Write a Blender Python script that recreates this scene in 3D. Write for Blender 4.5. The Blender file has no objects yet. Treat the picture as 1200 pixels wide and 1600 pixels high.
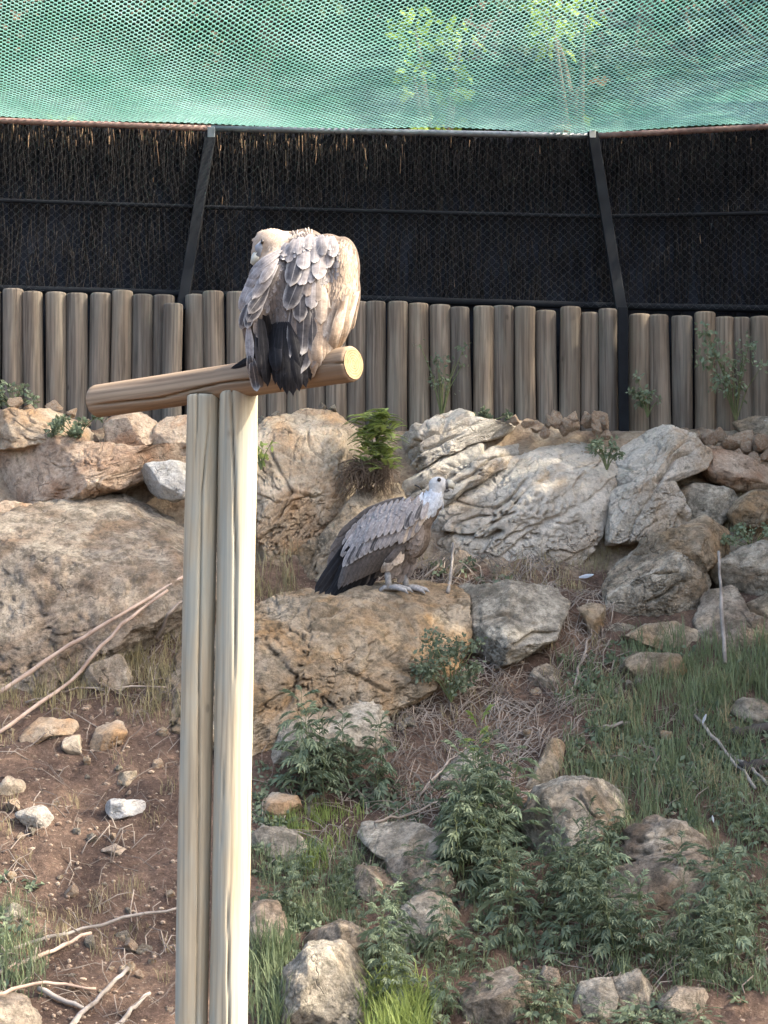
import bpy, bmesh, math, random
import numpy as np
from mathutils import Vector, Matrix, Quaternion
from mathutils.bvhtree import BVHTree

# ------------------------------------------------------------------ camera
F = 3600.0                       # focal length in photograph pixels (1200 x 1600)
CAM = Vector((0.0, 0.0, 2.0))
PITCH = math.atan(200.0 / F)
CT, ST = math.cos(PITCH), math.sin(PITCH)
scene = bpy.context.scene
cam_data = bpy.data.cameras.new('camera')
cam = bpy.data.objects.new('camera', cam_data)
scene.collection.objects.link(cam)
cam_data.sensor_fit = 'HORIZONTAL'
cam_data.sensor_width = 36.0
cam_data.lens = 36.0 * F / 1200.0
cam_data.clip_end = 300.0
cam_data.clip_start = 0.1
cam.location = CAM
cam.rotation_euler = (math.pi / 2 + PITCH, 0, 0)
scene.camera = cam
scene.render.resolution_x, scene.render.resolution_y = 768, 1024

# ------------------------------------------------------------------ light
SUN_EL, SUN_AZ = math.radians(43), math.radians(-7)     # azimuth measured from +X towards +Y
SUN_DIR = Vector((math.cos(SUN_EL) * math.cos(SUN_AZ), math.cos(SUN_EL) * math.sin(SUN_AZ), math.sin(SUN_EL)))
world = bpy.data.worlds.new('World')
scene.world = world
world.use_nodes = True
wn = world.node_tree
for n in list(wn.nodes):
    wn.nodes.remove(n)
sky = wn.nodes.new('ShaderNodeTexSky')
sky.sky_type = 'NISHITA'
sky.sun_disc = False
sky.sun_elevation = SUN_EL
sky.sun_rotation = math.pi / 2 - SUN_AZ
sky.dust_density = 5.0
sky.ozone_density = 0.3
sky.air_density = 1.0
bg = wn.nodes.new('ShaderNodeBackground')
bg.inputs['Strength'].default_value = 0.15
wo = wn.nodes.new('ShaderNodeOutputWorld')
wn.links.new(sky.outputs[0], bg.inputs[0])
wn.links.new(bg.outputs[0], wo.inputs[0])
sun_data = bpy.data.lights.new('sun', 'SUN')
sun_data.energy = 2.1
sun_data.angle = math.radians(0.53)
sun_data.color = (1.0, 0.9, 0.74)
sun = bpy.data.objects.new('sun', sun_data)
scene.collection.objects.link(sun)
sun.rotation_euler = SUN_DIR.to_track_quat('Z', 'Y').to_euler()
sun.location = SUN_DIR * 30
vs = scene.view_settings
vs.view_transform = 'Standard'
vs.look = 'None'
vs.exposure = 2.3
vs.gamma = 1.0
vs.use_curve_mapping = False
scene.cycles.max_bounces = 6
scene.cycles.transparent_max_bounces = 8

# ------------------------------------------------------------------ helpers
COL = scene.collection
rnd = random.Random(7)
rng = np.random.default_rng(11)


def P(px, py, D):
    """World point that the photograph shows at (px, py), at distance D in front of the camera."""
    u = (px - 600.0) / F
    v = -(py - 800.0) / F
    d = Vector((u, CT - v * ST, ST + v * CT))
    return CAM + d * (D / d.y)


def tag(o, label=None, cat=None, group=None, kind=None):
    if label:
        o['label'] = label
    if cat:
        o['category'] = cat
    if group:
        o['group'] = group
    if kind:
        o['kind'] = kind
    return o


def mesh_np(name, verts, faces, uv=None, smooth=True):
    """faces: (M, k) int array, one k for all; uv: per-vertex (N, 2)."""
    verts = np.asarray(verts, dtype=np.float32)
    faces = np.asarray(faces, dtype=np.int32)
    me = bpy.data.meshes.new(name)
    k = faces.shape[1]
    me.vertices.add(len(verts))
    me.vertices.foreach_set('co', verts.ravel())
    me.loops.add(faces.size)
    me.loops.foreach_set('vertex_index', faces.ravel())
    me.polygons.add(len(faces))
    me.polygons.foreach_set('loop_start', np.arange(0, faces.size, k, dtype=np.int32))
    me.polygons.foreach_set('loop_total', np.full(len(faces), k, dtype=np.int32))
    if smooth:
        me.polygons.foreach_set('use_smooth', np.ones(len(faces), dtype=bool))
    if uv is not None:
        l = me.uv_layers.new(name='UVMap')
        l.data.foreach_set('uv', np.asarray(uv, dtype=np.float32)[faces.ravel()].ravel())
    me.update(calc_edges=True)
    me.validate()
    return me


def obj(name, me, mat=None, parent=None, loc=None):
    o = bpy.data.objects.new(name, me)
    COL.objects.link(o)
    if mat is not None and me is not None and not me.materials:
        me.materials.append(mat)
    if parent is not None:
        o.parent = parent
    if loc is not None:
        o.location = loc
    return o


def empty(name, loc):
    o = bpy.data.objects.new(name, None)
    COL.objects.link(o)
    o.empty_display_size = 0.1
    o.location = loc
    return o


# gradient noise ------------------------------------------------------
_perm = np.random.default_rng(3).permutation(256).astype(np.int64)
_perm = np.concatenate([_perm, _perm, _perm])
_g = np.random.default_rng(5).normal(size=(256, 3))
_g /= np.linalg.norm(_g, axis=1)[:, None]


def pnoise(p):
    p = np.asarray(p, dtype=np.float64)
    i = np.floor(p).astype(np.int64)
    f = p - i
    i &= 255
    w = f * f * f * (f * (f * 6 - 15) + 10)
    out = np.zeros(len(p))
    for dx in (0, 1):
        for dy in (0, 1):
            for dz in (0, 1):
                h = _perm[_perm[_perm[i[:, 0] + dx] + ((i[:, 1] + dy) & 255)] + ((i[:, 2] + dz) & 255)]
                gr = _g[h]
                dot = gr[:, 0] * (f[:, 0] - dx) + gr[:, 1] * (f[:, 1] - dy) + gr[:, 2] * (f[:, 2] - dz)
                wt = (w[:, 0] if dx else 1 - w[:, 0]) * (w[:, 1] if dy else 1 - w[:, 1]) * (w[:, 2] if dz else 1 - w[:, 2])
                out += dot * wt
    return out * 1.5


def fbm(p, octaves=4, gain=0.5):
    p = np.asarray(p, dtype=np.float64)
    a, s, out = 1.0, 1.0, np.zeros(len(p))
    for k in range(octaves):
        out += a * pnoise(p * s + k * 17.3)
        a *= gain
        s *= 2.03
    return out


def ridged(p, octaves=3):
    p = np.asarray(p, dtype=np.float64)
    a, s, out = 1.0, 1.0, np.zeros(len(p))
    for k in range(octaves):
        out += a * (1 - np.abs(pnoise(p * s + k * 9.1)) * 2)
        a *= 0.5
        s *= 2.1
    return out


# tubes ---------------------------------------------------------------
def tube_arrays(pts, radii, sides=6, cap=True):
    pts = np.asarray(pts, dtype=float)
    n = len(pts)
    t = np.gradient(pts, axis=0)
    t /= np.linalg.norm(t, axis=1)[:, None] + 1e-12
    ref = np.array([0, 0, 1.0]) if abs(t[0][2]) < 0.9 else np.array([1.0, 0, 0])
    a = np.cross(t, ref)
    a /= np.linalg.norm(a, axis=1)[:, None] + 1e-12
    b = np.cross(t, a)
    ang = np.linspace(0, 2 * math.pi, sides, endpoint=False)
    radii = np.broadcast_to(np.asarray(radii, dtype=float), (n,))
    V = pts[:, None, :] + radii[:, None, None] * (np.cos(ang)[None, :, None] * a[:, None, :] + np.sin(ang)[None, :, None] * b[:, None, :])
    V = V.reshape(-1, 3)
    Fq = []
    for i in range(n - 1):
        for j in range(sides):
            j2 = (j + 1) % sides
            Fq.append((i * sides + j, i * sides + j2, (i + 1) * sides + j2, (i + 1) * sides + j))
    if cap:
        V = np.vstack([V, pts[0], pts[-1]])
        c0, c1 = len(V) - 2, len(V) - 1
        for j in range(sides):
            j2 = (j + 1) % sides
            Fq.append((c0, j2, j, c0))
            Fq.append((c1, (n - 1) * sides + j, (n - 1) * sides + j2, c1))
    return V, Fq


class Joined:
    """Collects many small shapes into one mesh."""

    def __init__(self):
        self.V, self.F, self.UV, self.n = [], [], [], 0

    def add(self, V, Fq, uv=None):
        V = np.asarray(V, dtype=float)
        self.V.append(V)
        self.F += [tuple(i + self.n for i in f) for f in Fq]
        if uv is not None:
            self.UV.append(uv)
        self.n += len(V)

    def mesh(self, name, smooth=True):
        V = np.vstack(self.V)
        me = bpy.data.meshes.new(name)
        faces = []
        for f in self.F:
            g = []
            for i in f:
                if i not in g:
                    g.append(i)
            faces.append(g)
        me.from_pydata(V.tolist(), [], faces)
        if self.UV:
            uv = np.vstack(self.UV)
            l = me.uv_layers.new(name='UVMap')
            idx = np.zeros(len(me.loops), dtype=np.int32)
            me.loops.foreach_get('vertex_index', idx)
            l.data.foreach_set('uv', uv[idx].astype(np.float32).ravel())
        if smooth:
            me.polygons.foreach_set('use_smooth', np.ones(len(me.polygons), dtype=bool))
        me.update()
        return me


def tube_mesh(name, pts, radii, sides=8):
    j = Joined()
    j.add(*tube_arrays(pts, radii, sides))
    return j.mesh(name)


def curve_pts(a, b, bend=0.0, n=10, wob=0.0, seed=0):
    r = random.Random(seed)
    a, b = Vector(a), Vector(b)
    d = b - a
    side = d.cross(Vector((0, 1, 0)))
    side = side.normalized() if side.length > 1e-6 else Vector((1, 0, 0))
    out = []
    for i in range(n):
        t = i / (n - 1)
        p = a.lerp(b, t) + side * bend * d.length * 4 * t * (1 - t)
        if 0 < i < n - 1:
            p += Vector((r.uniform(-1, 1), r.uniform(-1, 1), r.uniform(-1, 1))) * wob
        out.append(p)
    return [tuple(p) for p in out]


# ------------------------------------------------------------------ materials
def nt(name):
    m = bpy.data.materials.new(name)
    m.use_nodes = True
    t = m.node_tree
    b = t.nodes['Principled BSDF']
    return m, t, b


def N(t, kind, **kw):
    n = t.nodes.new(kind)
    for k, v in kw.items():
        if k in n.inputs.keys() if hasattr(n.inputs, 'keys') else False:
            n.inputs[k].default_value = v
        else:
            setattr(n, k, v)
    return n


def noise(t, vec, scale, detail=5, rough=0.6, dist=0.0):
    n = t.nodes.new('ShaderNodeTexNoise')
    n.inputs['Scale'].default_value = scale
    n.inputs['Detail'].default_value = detail
    n.inputs['Roughness'].default_value = rough
    n.inputs['Distortion'].default_value = dist
    t.links.new(vec, n.inputs['Vector'])
    return n.outputs['Fac']


def ramp(t, fac, stops):
    r = t.nodes.new('ShaderNodeValToRGB')
    e = r.color_ramp.elements
    while len(e) > 1:
        e.remove(e[-1])
    for i, (p, c) in enumerate(stops):
        el = e[0] if i == 0 else e.new(p)
        el.position = p
        if not isinstance(c, tuple):
            c = (c, c, c)
        el.color = (*c, 1)
    t.links.new(fac, r.inputs[0])
    return r.outputs[0]


def mix(t, fac, a, b, mode='MIX'):
    m = t.nodes.new('ShaderNodeMix')
    m.data_type = 'RGBA'
    m.blend_type = mode
    for s, x in ((0, fac), (6, a), (7, b)):
        if isinstance(x, (int, float)):
            m.inputs[s].default_value = x
        elif isinstance(x, tuple):
            m.inputs[s].default_value = (*x, 1)
        else:
            t.links.new(x, m.inputs[s])
    return m.outputs[2]


def mathn(t, op, a, b=None, c=None):
    m = t.nodes.new('ShaderNodeMath')
    m.operation = op
    for i, x in enumerate((a, b, c)):
        if x is None:
            continue
        if isinstance(x, (int, float)):
            m.inputs[i].default_value = x
        else:
            t.links.new(x, m.inputs[i])
    return m.outputs[0]


def bump(t, b, height, strength=0.5, dist=0.02):
    n = t.nodes.new('ShaderNodeBump')
    n.inputs['Strength'].default_value = strength
    n.inputs['Distance'].default_value = dist
    t.links.new(height, n.inputs['Height'])
    t.links.new(n.outputs[0], b.inputs['Normal'])


def coords(t, which='Object', scale=None, random_shift=False):
    c = t.nodes.new('ShaderNodeTexCoord').outputs[which]
    if scale is not None or random_shift:
        mp = t.nodes.new('ShaderNodeMapping')
        t.links.new(c, mp.inputs[0])
        if scale is not None:
            mp.inputs['Scale'].default_value = scale
        if random_shift:
            oi = t.nodes.new('ShaderNodeObjectInfo')
            cm = t.nodes.new('ShaderNodeCombineXYZ')
            s = mathn(t, 'MULTIPLY', oi.outputs['Random'], 37.0)
            for k in range(3):
                t.links.new(s, cm.inputs[k])
            t.links.new(cm.outputs[0], mp.inputs['Location'])
        c = mp.outputs[0]
    return c


def rock_mat(name, pale, mid, stain, stain_amt=0.5, lichen=0.35, white=0.0, scale=1.0):
    """Limestone: pale and mid grey mottling, iron staining, dark lichen and white splashes."""
    m, t, b = nt(name)
    co = coords(t, 'Object', None, True)
    n1 = noise(t, co, 3.2 * scale, 8, 0.66, 0.3)
    col = ramp(t, n1, [(0.36, mid), (0.6, pale)])
    n2 = noise(t, co, 2.0 * scale, 6, 0.62, 0.8)
    f2 = ramp(t, n2, [(0.62 - 0.3 * stain_amt, 0.0), (0.82 - 0.3 * stain_amt, 1.0)])
    col = mix(t, mathn(t, 'MULTIPLY', f2, 0.8), col, stain)
    n3 = noise(t, co, 11 * scale, 9, 0.78)
    f3 = ramp(t, n3, [(0.60 - 0.25 * lichen, 0.0), (0.70 - 0.2 * lichen, 1.0)])
    col = mix(t, mathn(t, 'MULTIPLY', f3, 0.7), col, (mid[0] * 0.35, mid[1] * 0.36, mid[2] * 0.34))
    n5 = noise(t, co, 45, 4, 0.7)
    col = mix(t, 0.7, col, ramp(t, n5, [(0.28, 0.55), (0.5, 1.0), (0.72, 1.35)]), 'MULTIPLY')
    # thin dark fissures
    v = t.nodes.new('ShaderNodeTexVoronoi')
    v.feature = 'DISTANCE_TO_EDGE'
    v.inputs['Scale'].default_value = 3.4 * scale
    wv = t.nodes.new('ShaderNodeVectorMath')
    wv.operation = 'MULTIPLY_ADD'
    nc = t.nodes.new('ShaderNodeTexNoise')
    nc.inputs['Scale'].default_value = 5
    nc.inputs['Detail'].default_value = 4
    t.links.new(co, nc.inputs['Vector'])
    t.links.new(nc.outputs['Color'], wv.inputs[0])
    wv.inputs[1].default_value = (0.35, 0.35, 0.35)
    t.links.new(co, wv.inputs[2])
    t.links.new(wv.outputs[0], v.inputs['Vector'])
    gate = ramp(t, noise(t, co, 4.0, 3), [(0.54, 0.0), (0.64, 1.0)])
    crack = mathn(t, 'MULTIPLY', ramp(t, v.outputs['Distance'], [(0.0, 1.0), (0.022, 0.0)]), gate)
    col = mix(t, mathn(t, 'MULTIPLY', crack, 0.4), col, (mid[0] * 0.22, mid[1] * 0.2, mid[2] * 0.18))
    pit = ramp(t, noise(t, co, 75, 3, 0.6), [(0.30, 1.0), (0.38, 0.0)])
    col = mix(t, mathn(t, 'MULTIPLY', pit, 0.5), col, (mid[0] * 0.3, mid[1] * 0.3, mid[2] * 0.28))
    if white > 0:
        w = ramp(t, noise(t, co, 30, 5, 0.65), [(0.80 - 0.2 * white, 0.0), (0.82 - 0.2 * white, 1.0)])
        col = mix(t, mathn(t, 'MULTIPLY', w, 0.8), col, (0.62, 0.61, 0.58))
    t.links.new(col, b.inputs['Base Color'])
    b.inputs['Roughness'].default_value = 0.9
    b.inputs['Specular IOR Level'].default_value = 0.2
    h = mathn(t, 'ADD', mathn(t, 'MULTIPLY', noise(t, co, 13, 12, 0.8), 1.0), mathn(t, 'MULTIPLY', noise(t, co, 70, 5, 0.75), 0.4))
    h = mathn(t, 'SUBTRACT', h, mathn(t, 'MULTIPLY', crack, 0.5))
    bump(t, b, h, 1.0, 0.04)
    return m


def wood_mat(name, pale, mid, dark, axis=2, grain=1.0, green=0.0, rings=False):
    """Round timber with long grain along one local axis, stains and knots."""
    m, t, b = nt(name)
    sc = [46.0, 46.0, 46.0]
    sc[axis] = 1.6
    co = coords(t, 'Object', tuple(s * grain for s in sc), True)
    co2 = coords(t, 'Object', None, True)
    g1 = noise(t, co, 1.0, 6, 0.62, 0.6)
    sc2 = [5.0, 5.0, 5.0]
    sc2[axis] = 0.9
    co3 = coords(t, 'Object', tuple(sc2), True)
    g2 = noise(t, co3, 1.0, 4, 0.6, 0.4)
    col = ramp(t, g1, [(0.30, dark), (0.45, mid), (0.60, pale)])
    w_ = t.nodes.new('ShaderNodeTexWave')
    w_.bands_direction = 'X'
    w_.inputs['Scale'].default_value = 1.1
    w_.inputs['Distortion'].default_value = 9.0
    w_.inputs['Detail'].default_value = 3
    w_.inputs['Detail Scale'].default_value = 0.6
    t.links.new(coords(t, 'Object', tuple((9.0 if k != axis else 0.9) for k in range(3)), True), w_.inputs['Vector'])
    col = mix(t, 0.75, col, ramp(t, w_.outputs['Fac'], [(0.0, 0.72), (0.3, 0.97), (1.0, 1.1)]), 'MULTIPLY')
    col = mix(t, mathn(t, 'MULTIPLY', ramp(t, g2, [(0.4, 0.0), (0.65, 1.0)]), 0.55), col, tuple(0.5 * (x + y) * 0.9 for x, y in zip(mid, dark)))
    if green:
        f = ramp(t, noise(t, co3, 1.7, 3), [(0.45, 0.0), (0.62, 1.0)])
        col = mix(t, mathn(t, 'MULTIPLY', f, green), col, (0.30, 0.33, 0.30))
    # knots
    v = t.nodes.new('ShaderNodeTexVoronoi')
    v.inputs['Scale'].default_value = 4.2
    mp = coords(t, 'Object', tuple(1.0 if k != axis else 0.62 for k in range(3)), True)
    t.links.new(mp, v.inputs['Vector'])
    kn = ramp(t, v.outputs['Distance'], [(0.035, 1.0), (0.06, 0.25), (0.09, 0.0)])
    col = mix(t, mathn(t, 'MULTIPLY', kn, 0.7), col, tuple(x * 0.45 for x in mid))
    if rings:
        pass
    oi = t.nodes.new('ShaderNodeObjectInfo')
    col = mix(t, 1.0, col, ramp(t, oi.outputs['Random'], [(0.0, (0.74, 0.76, 0.78)), (0.5, (1.0, 0.98, 0.95)), (1.0, (1.18, 1.12, 1.02))]), 'MULTIPLY')
    t.links.new(col, b.inputs['Base Color'])
    b.inputs['Roughness'].default_value = 0.85
    b.inputs['Specular IOR Level'].default_value = 0.2
    bump(t, b, g1, 0.45, 0.006)
    return m


def end_grain_mat(name, pale, dark):
    m, t, b = nt(name)
    co = coords(t, 'Object')
    w = t.nodes.new('ShaderNodeTexWave')
    w.wave_type = 'RINGS'
    w.rings_direction = 'Z'
    w.inputs['Scale'].default_value = 28
    w.inputs['Distortion'].default_value = 3
    w.inputs['Detail'].default_value = 3
    w.inputs['Detail Scale'].default_value = 1.5
    t.links.new(co, w.inputs['Vector'])
    col = ramp(t, w.outputs['Fac'], [(0.0, dark), (0.6, pale)])
    col = mix(t, 0.7, col, ramp(t, noise(t, co, 30, 5), [(0.3, 0.4), (0.6, 1.05)]), 'MULTIPLY')
    gr = t.nodes.new('ShaderNodeTexGradient')
    gr.gradient_type = 'RADIAL'
    t.links.new(co, gr.inputs[0])
    sp = mathn(t, 'FRACT', mathn(t, 'MULTIPLY_ADD', gr.outputs['Fac'], 7.0, mathn(t, 'MULTIPLY', noise(t, co, 18, 3), 0.5)))
    ck = ramp(t, sp, [(0.0, 1.0), (0.05, 0.0)])
    col = mix(t, mathn(t, 'MULTIPLY', ck, 0.75), col, (0.06, 0.035, 0.02))
    t.links.new(col, b.inputs['Base Color'])
    b.inputs['Roughness'].default_value = 0.9
    return m


def plain_mat(name, c1, c2, scale=8.0, rough=0.8, translucent=0.0, spec=0.25, per_object=0.0, metal=0.0):
    """Two-tone mottled material; translucent > 0 for leaves."""
    m, t, b = nt(name)
    co = coords(t, 'Object', None, True)
    col = ramp(t, noise(t, co, scale, 4), [(0.35, c1), (0.65, c2)])
    if per_object:
        oi = t.nodes.new('ShaderNodeObjectInfo')
        f = ramp(t, oi.outputs['Random'], [(0.0, 1.0 - per_object), (1.0, 1.0 + per_object)])
        col = mix(t, 1.0, col, f, 'MULTIPLY')
    t.links.new(col, b.inputs['Base Color'])
    b.inputs['Roughness'].default_value = rough
    b.inputs['Specular IOR Level'].default_value = spec
    b.inputs['Metallic'].default_value = metal
    if translucent:
        tr = t.nodes.new('ShaderNodeBsdfTranslucent')
        t.links.new(col, tr.inputs['Color'])
        ms = t.nodes.new('ShaderNodeMixShader')
        ms.inputs[0].default_value = translucent
        t.links.new(b.outputs[0], ms.inputs[1])
        t.links.new(tr.outputs[0], ms.inputs[2])
        t.links.new(ms.outputs[0], t.nodes['Material Output'].inputs['Surface'])
    return m


def feather_mat(name, centre, edge, tip=0.2, edge_w=0.72, shaft=None, var=0.12):
    """Feather vane: darker centre, pale margin and tip, thin shaft and barbs, from the feather's own UV."""
    m, t, b = nt(name)
    uv = t.nodes.new('ShaderNodeTexCoord').outputs['UV']
    sp = t.nodes.new('ShaderNodeSeparateXYZ')
    t.links.new(uv, sp.inputs[0])
    u = mathn(t, 'ABSOLUTE', mathn(t, 'MULTIPLY_ADD', sp.outputs[0], 2.0, -1.0))
    v = sp.outputs[1]
    co = coords(t, 'Object', None, True)
    nz = noise(t, uv, 7, 3)
    uu = mathn(t, 'ADD', u, mathn(t, 'MULTIPLY_ADD', nz, 0.3, -0.15))
    vv = mathn(t, 'ADD', v, mathn(t, 'MULTIPLY_ADD', nz, 0.12, -0.06))
    fe = ramp(t, uu, [(edge_w - 0.2, 0.0), (edge_w + 0.16, 1.0)])
    ft = ramp(t, vv, [(1.0 - tip - 0.08, 0.0), (1.0 - tip * 0.4, 1.0)])
    f = mathn(t, 'MAXIMUM', fe, ft)
    col = mix(t, f, centre, edge)
    sf = ramp(t, u, [(0.03, 1.0), (0.07, 0.0)])
    col = mix(t, mathn(t, 'MULTIPLY', sf, 0.3), col, shaft or tuple(min(1, x * 1.5) for x in edge))
    mp = t.nodes.new('ShaderNodeMapping')
    mp.inputs['Scale'].default_value = (3, 46, 1)
    mp.inputs['Rotation'].default_value = (0, 0, 0.35)
    t.links.new(uv, mp.inputs[0])
    barb = noise(t, mp.outputs[0], 1.0, 3)
    col = mix(t, 0.6, col, ramp(t, barb, [(0.3, 0.72), (0.7, 1.2)]), 'MULTIPLY')
    oi = t.nodes.new('ShaderNodeObjectInfo')
    col = mix(t, 1.0, col, ramp(t, oi.outputs['Random'], [(0.0, 1.0 - var), (1.0, 1.0 + var)]), 'MULTIPLY')
    pt = noise(t, t.nodes.new('ShaderNodeTexCoord').outputs['Object'], 38, 3, 0.6)
    col = mix(t, 0.8, col, ramp(t, pt, [(0.32, 0.6), (0.5, 1.0), (0.68, 1.3)]), 'MULTIPLY')
    t.links.new(col, b.inputs['Base Color'])
    b.inputs['Roughness'].default_value = 0.75
    b.inputs['Specular IOR Level'].default_value = 0.2
    bump(t, b, barb, 0.3, 0.002)
    return m


M = {}
M['grey_slab'] = rock_mat('pale grey limestone', (0.64, 0.585, 0.50), (0.42, 0.385, 0.325), (0.42, 0.29, 0.17), 0.4, 0.25, 0.35)
M['cream'] = rock_mat('cream limestone', (0.58, 0.49, 0.375), (0.40, 0.33, 0.245), (0.42, 0.24, 0.11), 0.6, 0.25, 0.1)
M['ochre'] = rock_mat('ochre stained limestone', (0.45, 0.37, 0.27), (0.26, 0.21, 0.15), (0.34, 0.20, 0.085), 0.6, 0.55, 0.25)
M['lichen'] = rock_mat('lichened grey limestone', (0.54, 0.485, 0.39), (0.25, 0.22, 0.175), (0.31, 0.21, 0.12), 0.42, 0.62, 0.55)
M['brown'] = rock_mat('earthy brown limestone', (0.46, 0.395, 0.31), (0.235, 0.19, 0.145), (0.24, 0.155, 0.095), 0.5, 0.6, 0.2)
M['red'] = rock_mat('rust brown rock', (0.58, 0.47, 0.36), (0.33, 0.225, 0.155), (0.36, 0.20, 0.115), 0.62, 0.35, 0.3)
M['white'] = rock_mat('white splashed rock', (0.62, 0.60, 0.56), (0.42, 0.39, 0.34), (0.36, 0.27, 0.18), 0.25, 0.3, 0.9)
M['rubble'] = rock_mat('tan rubble', (0.60, 0.48, 0.36), (0.40, 0.31, 0.23), (0.40, 0.22, 0.12), 0.5, 0.2, 0.1, 2.0)

# ------------------------------------------------------------------ ground
_rows = [(1640, 11.7), (1600, 12.0), (1450, 12.9), (1250, 14.1), (1100, 14.95), (1000, 15.5), (940, 15.85), (912, 16.25), (870, 16.55), (720, 17.0), (672, 17.3)]
_PD = np.array([2.0, 9.0, 11.0] + [d for _, d in _rows] + [17.9, 19.4, 23.0, 28.0, 45.0, 95.0])
_zr = [P(600, y, d).z for y, d in _rows]
_PZ = np.array([0.0, -0.02, -0.04 + min(0.0, _zr[0])] + _zr + [_zr[-1] + 0.04, _zr[-1] + 0.15, _zr[-1] + 3.4, _zr[-1] + 8.5, _zr[-1] + 14.0, _zr[-1] + 16.0])


def ground_z(x, y):
    x = np.asarray(x, dtype=float)
    y = np.asarray(y, dtype=float)
    warp = 0.12 * pnoise(np.stack([x * 0.8, y * 0.3, np.zeros_like(x)], -1).reshape(-1, 3)).reshape(x.shape)
    z = np.interp(y + warp * np.clip((17.0 - y) / 1.5, 0, 1), _PD, _PZ)
    p = np.stack([x, y, np.zeros_like(x) + 3.0], -1).reshape(-1, 3)
    amp = np.clip((y - 10.0) / 2.0, 0.1, 1.0) * np.where((y > 17.4) & (y < 19.5), 0.15, 1.0)
    face = np.exp(-((y - 16.85) / 0.45) ** 2)
    z = z + amp * ((0.07 + 0.06 * face) * fbm(p * 1.6, 4).reshape(x.shape) + 0.022 * fbm(p * 9.0, 3).reshape(x.shape))
    return z


def ground_hit(px, py, d0=11.2, d1=17.35):
    """Distance at which the line of sight through a pixel meets the ground."""
    D = np.arange(d0, d1, 0.02)
    a, b = P(px, py, 10.0), P(px, py, 20.0)
    tt = (D - 10.0) / 10.0
    X, Z = a.x + (b.x - a.x) * tt, a.z + (b.z - a.z) * tt
    hit = np.nonzero(Z <= ground_z(X, D))[0]
    return float(D[hit[0]]) if len(hit) else d1


def on_ground(x, y):
    return Vector((x, y, float(ground_z(np.array([x]), np.array([y]))[0])))


def grid_mesh(name, xs, ys, fn):
    X, Y = np.meshgrid(xs, ys)
    Z = fn(X, Y)
    V = np.stack([X, Y, Z], -1).reshape(-1, 3)
    nx, ny = len(xs), len(ys)
    i = np.arange((ny - 1) * (nx - 1))
    r, c = i // (nx - 1), i % (nx - 1)
    a = r * nx + c
    return mesh_np(name, V, np.stack([a, a + 1, a + nx + 1, a + nx], -1))


m, t, b = nt('red brown soil')
co = coords(t, 'Object')
n1 = noise(t, co, 2.2, 6, 0.6)
n2 = noise(t, co, 24, 8, 0.75)
col = ramp(t, n1, [(0.35, (0.082, 0.056, 0.044)), (0.55, (0.145, 0.098, 0.074)), (0.7, (0.215, 0.145, 0.102))])
col = mix(t, 0.8, col, ramp(t, n2, [(0.3, 0.4), (0.52, 1.0), (0.68, 1.7)]), 'MULTIPLY')
sp_ = ramp(t, noise(t, co, 60, 2, 0.5), [(0.64, 0.0), (0.70, 1.0)])
col = mix(t, mathn(t, 'MULTIPLY', sp_, 0.7), col, (0.30, 0.24, 0.18))
sx = t.nodes.new('ShaderNodeSeparateXYZ')
t.links.new(co, sx.inputs[0])
edge_n = mathn(t, 'ADD', sx.outputs[1], mathn(t, 'MULTIPLY_ADD', noise(t, co, 2.6, 6, 0.7), 0.9, -0.45))
fr_ = mathn(t, 'MULTIPLY', ramp(t, mathn(t, 'MULTIPLY_ADD', edge_n, 1.0, -16.0), [(0.36, 0.0), (0.46, 1.0)]), ramp(t, mathn(t, 'MULTIPLY_ADD', edge_n, 1.0, -17.0), [(0.35, 1.0), (0.6, 0.0)]))
rk = ramp(t, noise(t, co, 5, 8, 0.7, 0.4), [(0.35, (0.20, 0.14, 0.10)), (0.5, (0.36, 0.28, 0.20)), (0.65, (0.47, 0.40, 0.31))])
rk = mix(t, 0.6, rk, ramp(t, noise(t, co, 40, 4, 0.7), [(0.3, 0.55), (0.7, 1.3)]), 'MULTIPLY')
col = mix(t, fr_, col, rk)
t.links.new(col, b.inputs['Base Color'])
b.inputs['Roughness'].default_value = 0.95
b.inputs['Specular IOR Level'].default_value = 0.1
bump(t, b, n2, 1.0, 0.05)
M['soil'] = m
xs = np.concatenate([np.linspace(-45, -3.6, 36)[:-1], np.arange(-3.6, 3.6, 0.03), np.linspace(3.6, 45, 36)])
ys = np.concatenate([np.linspace(-15, 11.0, 30)[:-1], np.arange(11.0, 17.6, 0.03), np.linspace(17.6, 95, 40)])
gme = grid_mesh('hillside_ground', xs, ys, ground_z)
gme.materials.append(M['soil'])
tag(obj('hillside_ground', gme), kind='structure')

# ------------------------------------------------------------------ log palisade
M['fence_log'] = wood_mat('weathered fence log', (0.225, 0.187, 0.150), (0.148, 0.122, 0.098), (0.055, 0.044, 0.036), 2, 0.8, 0.12)


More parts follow.
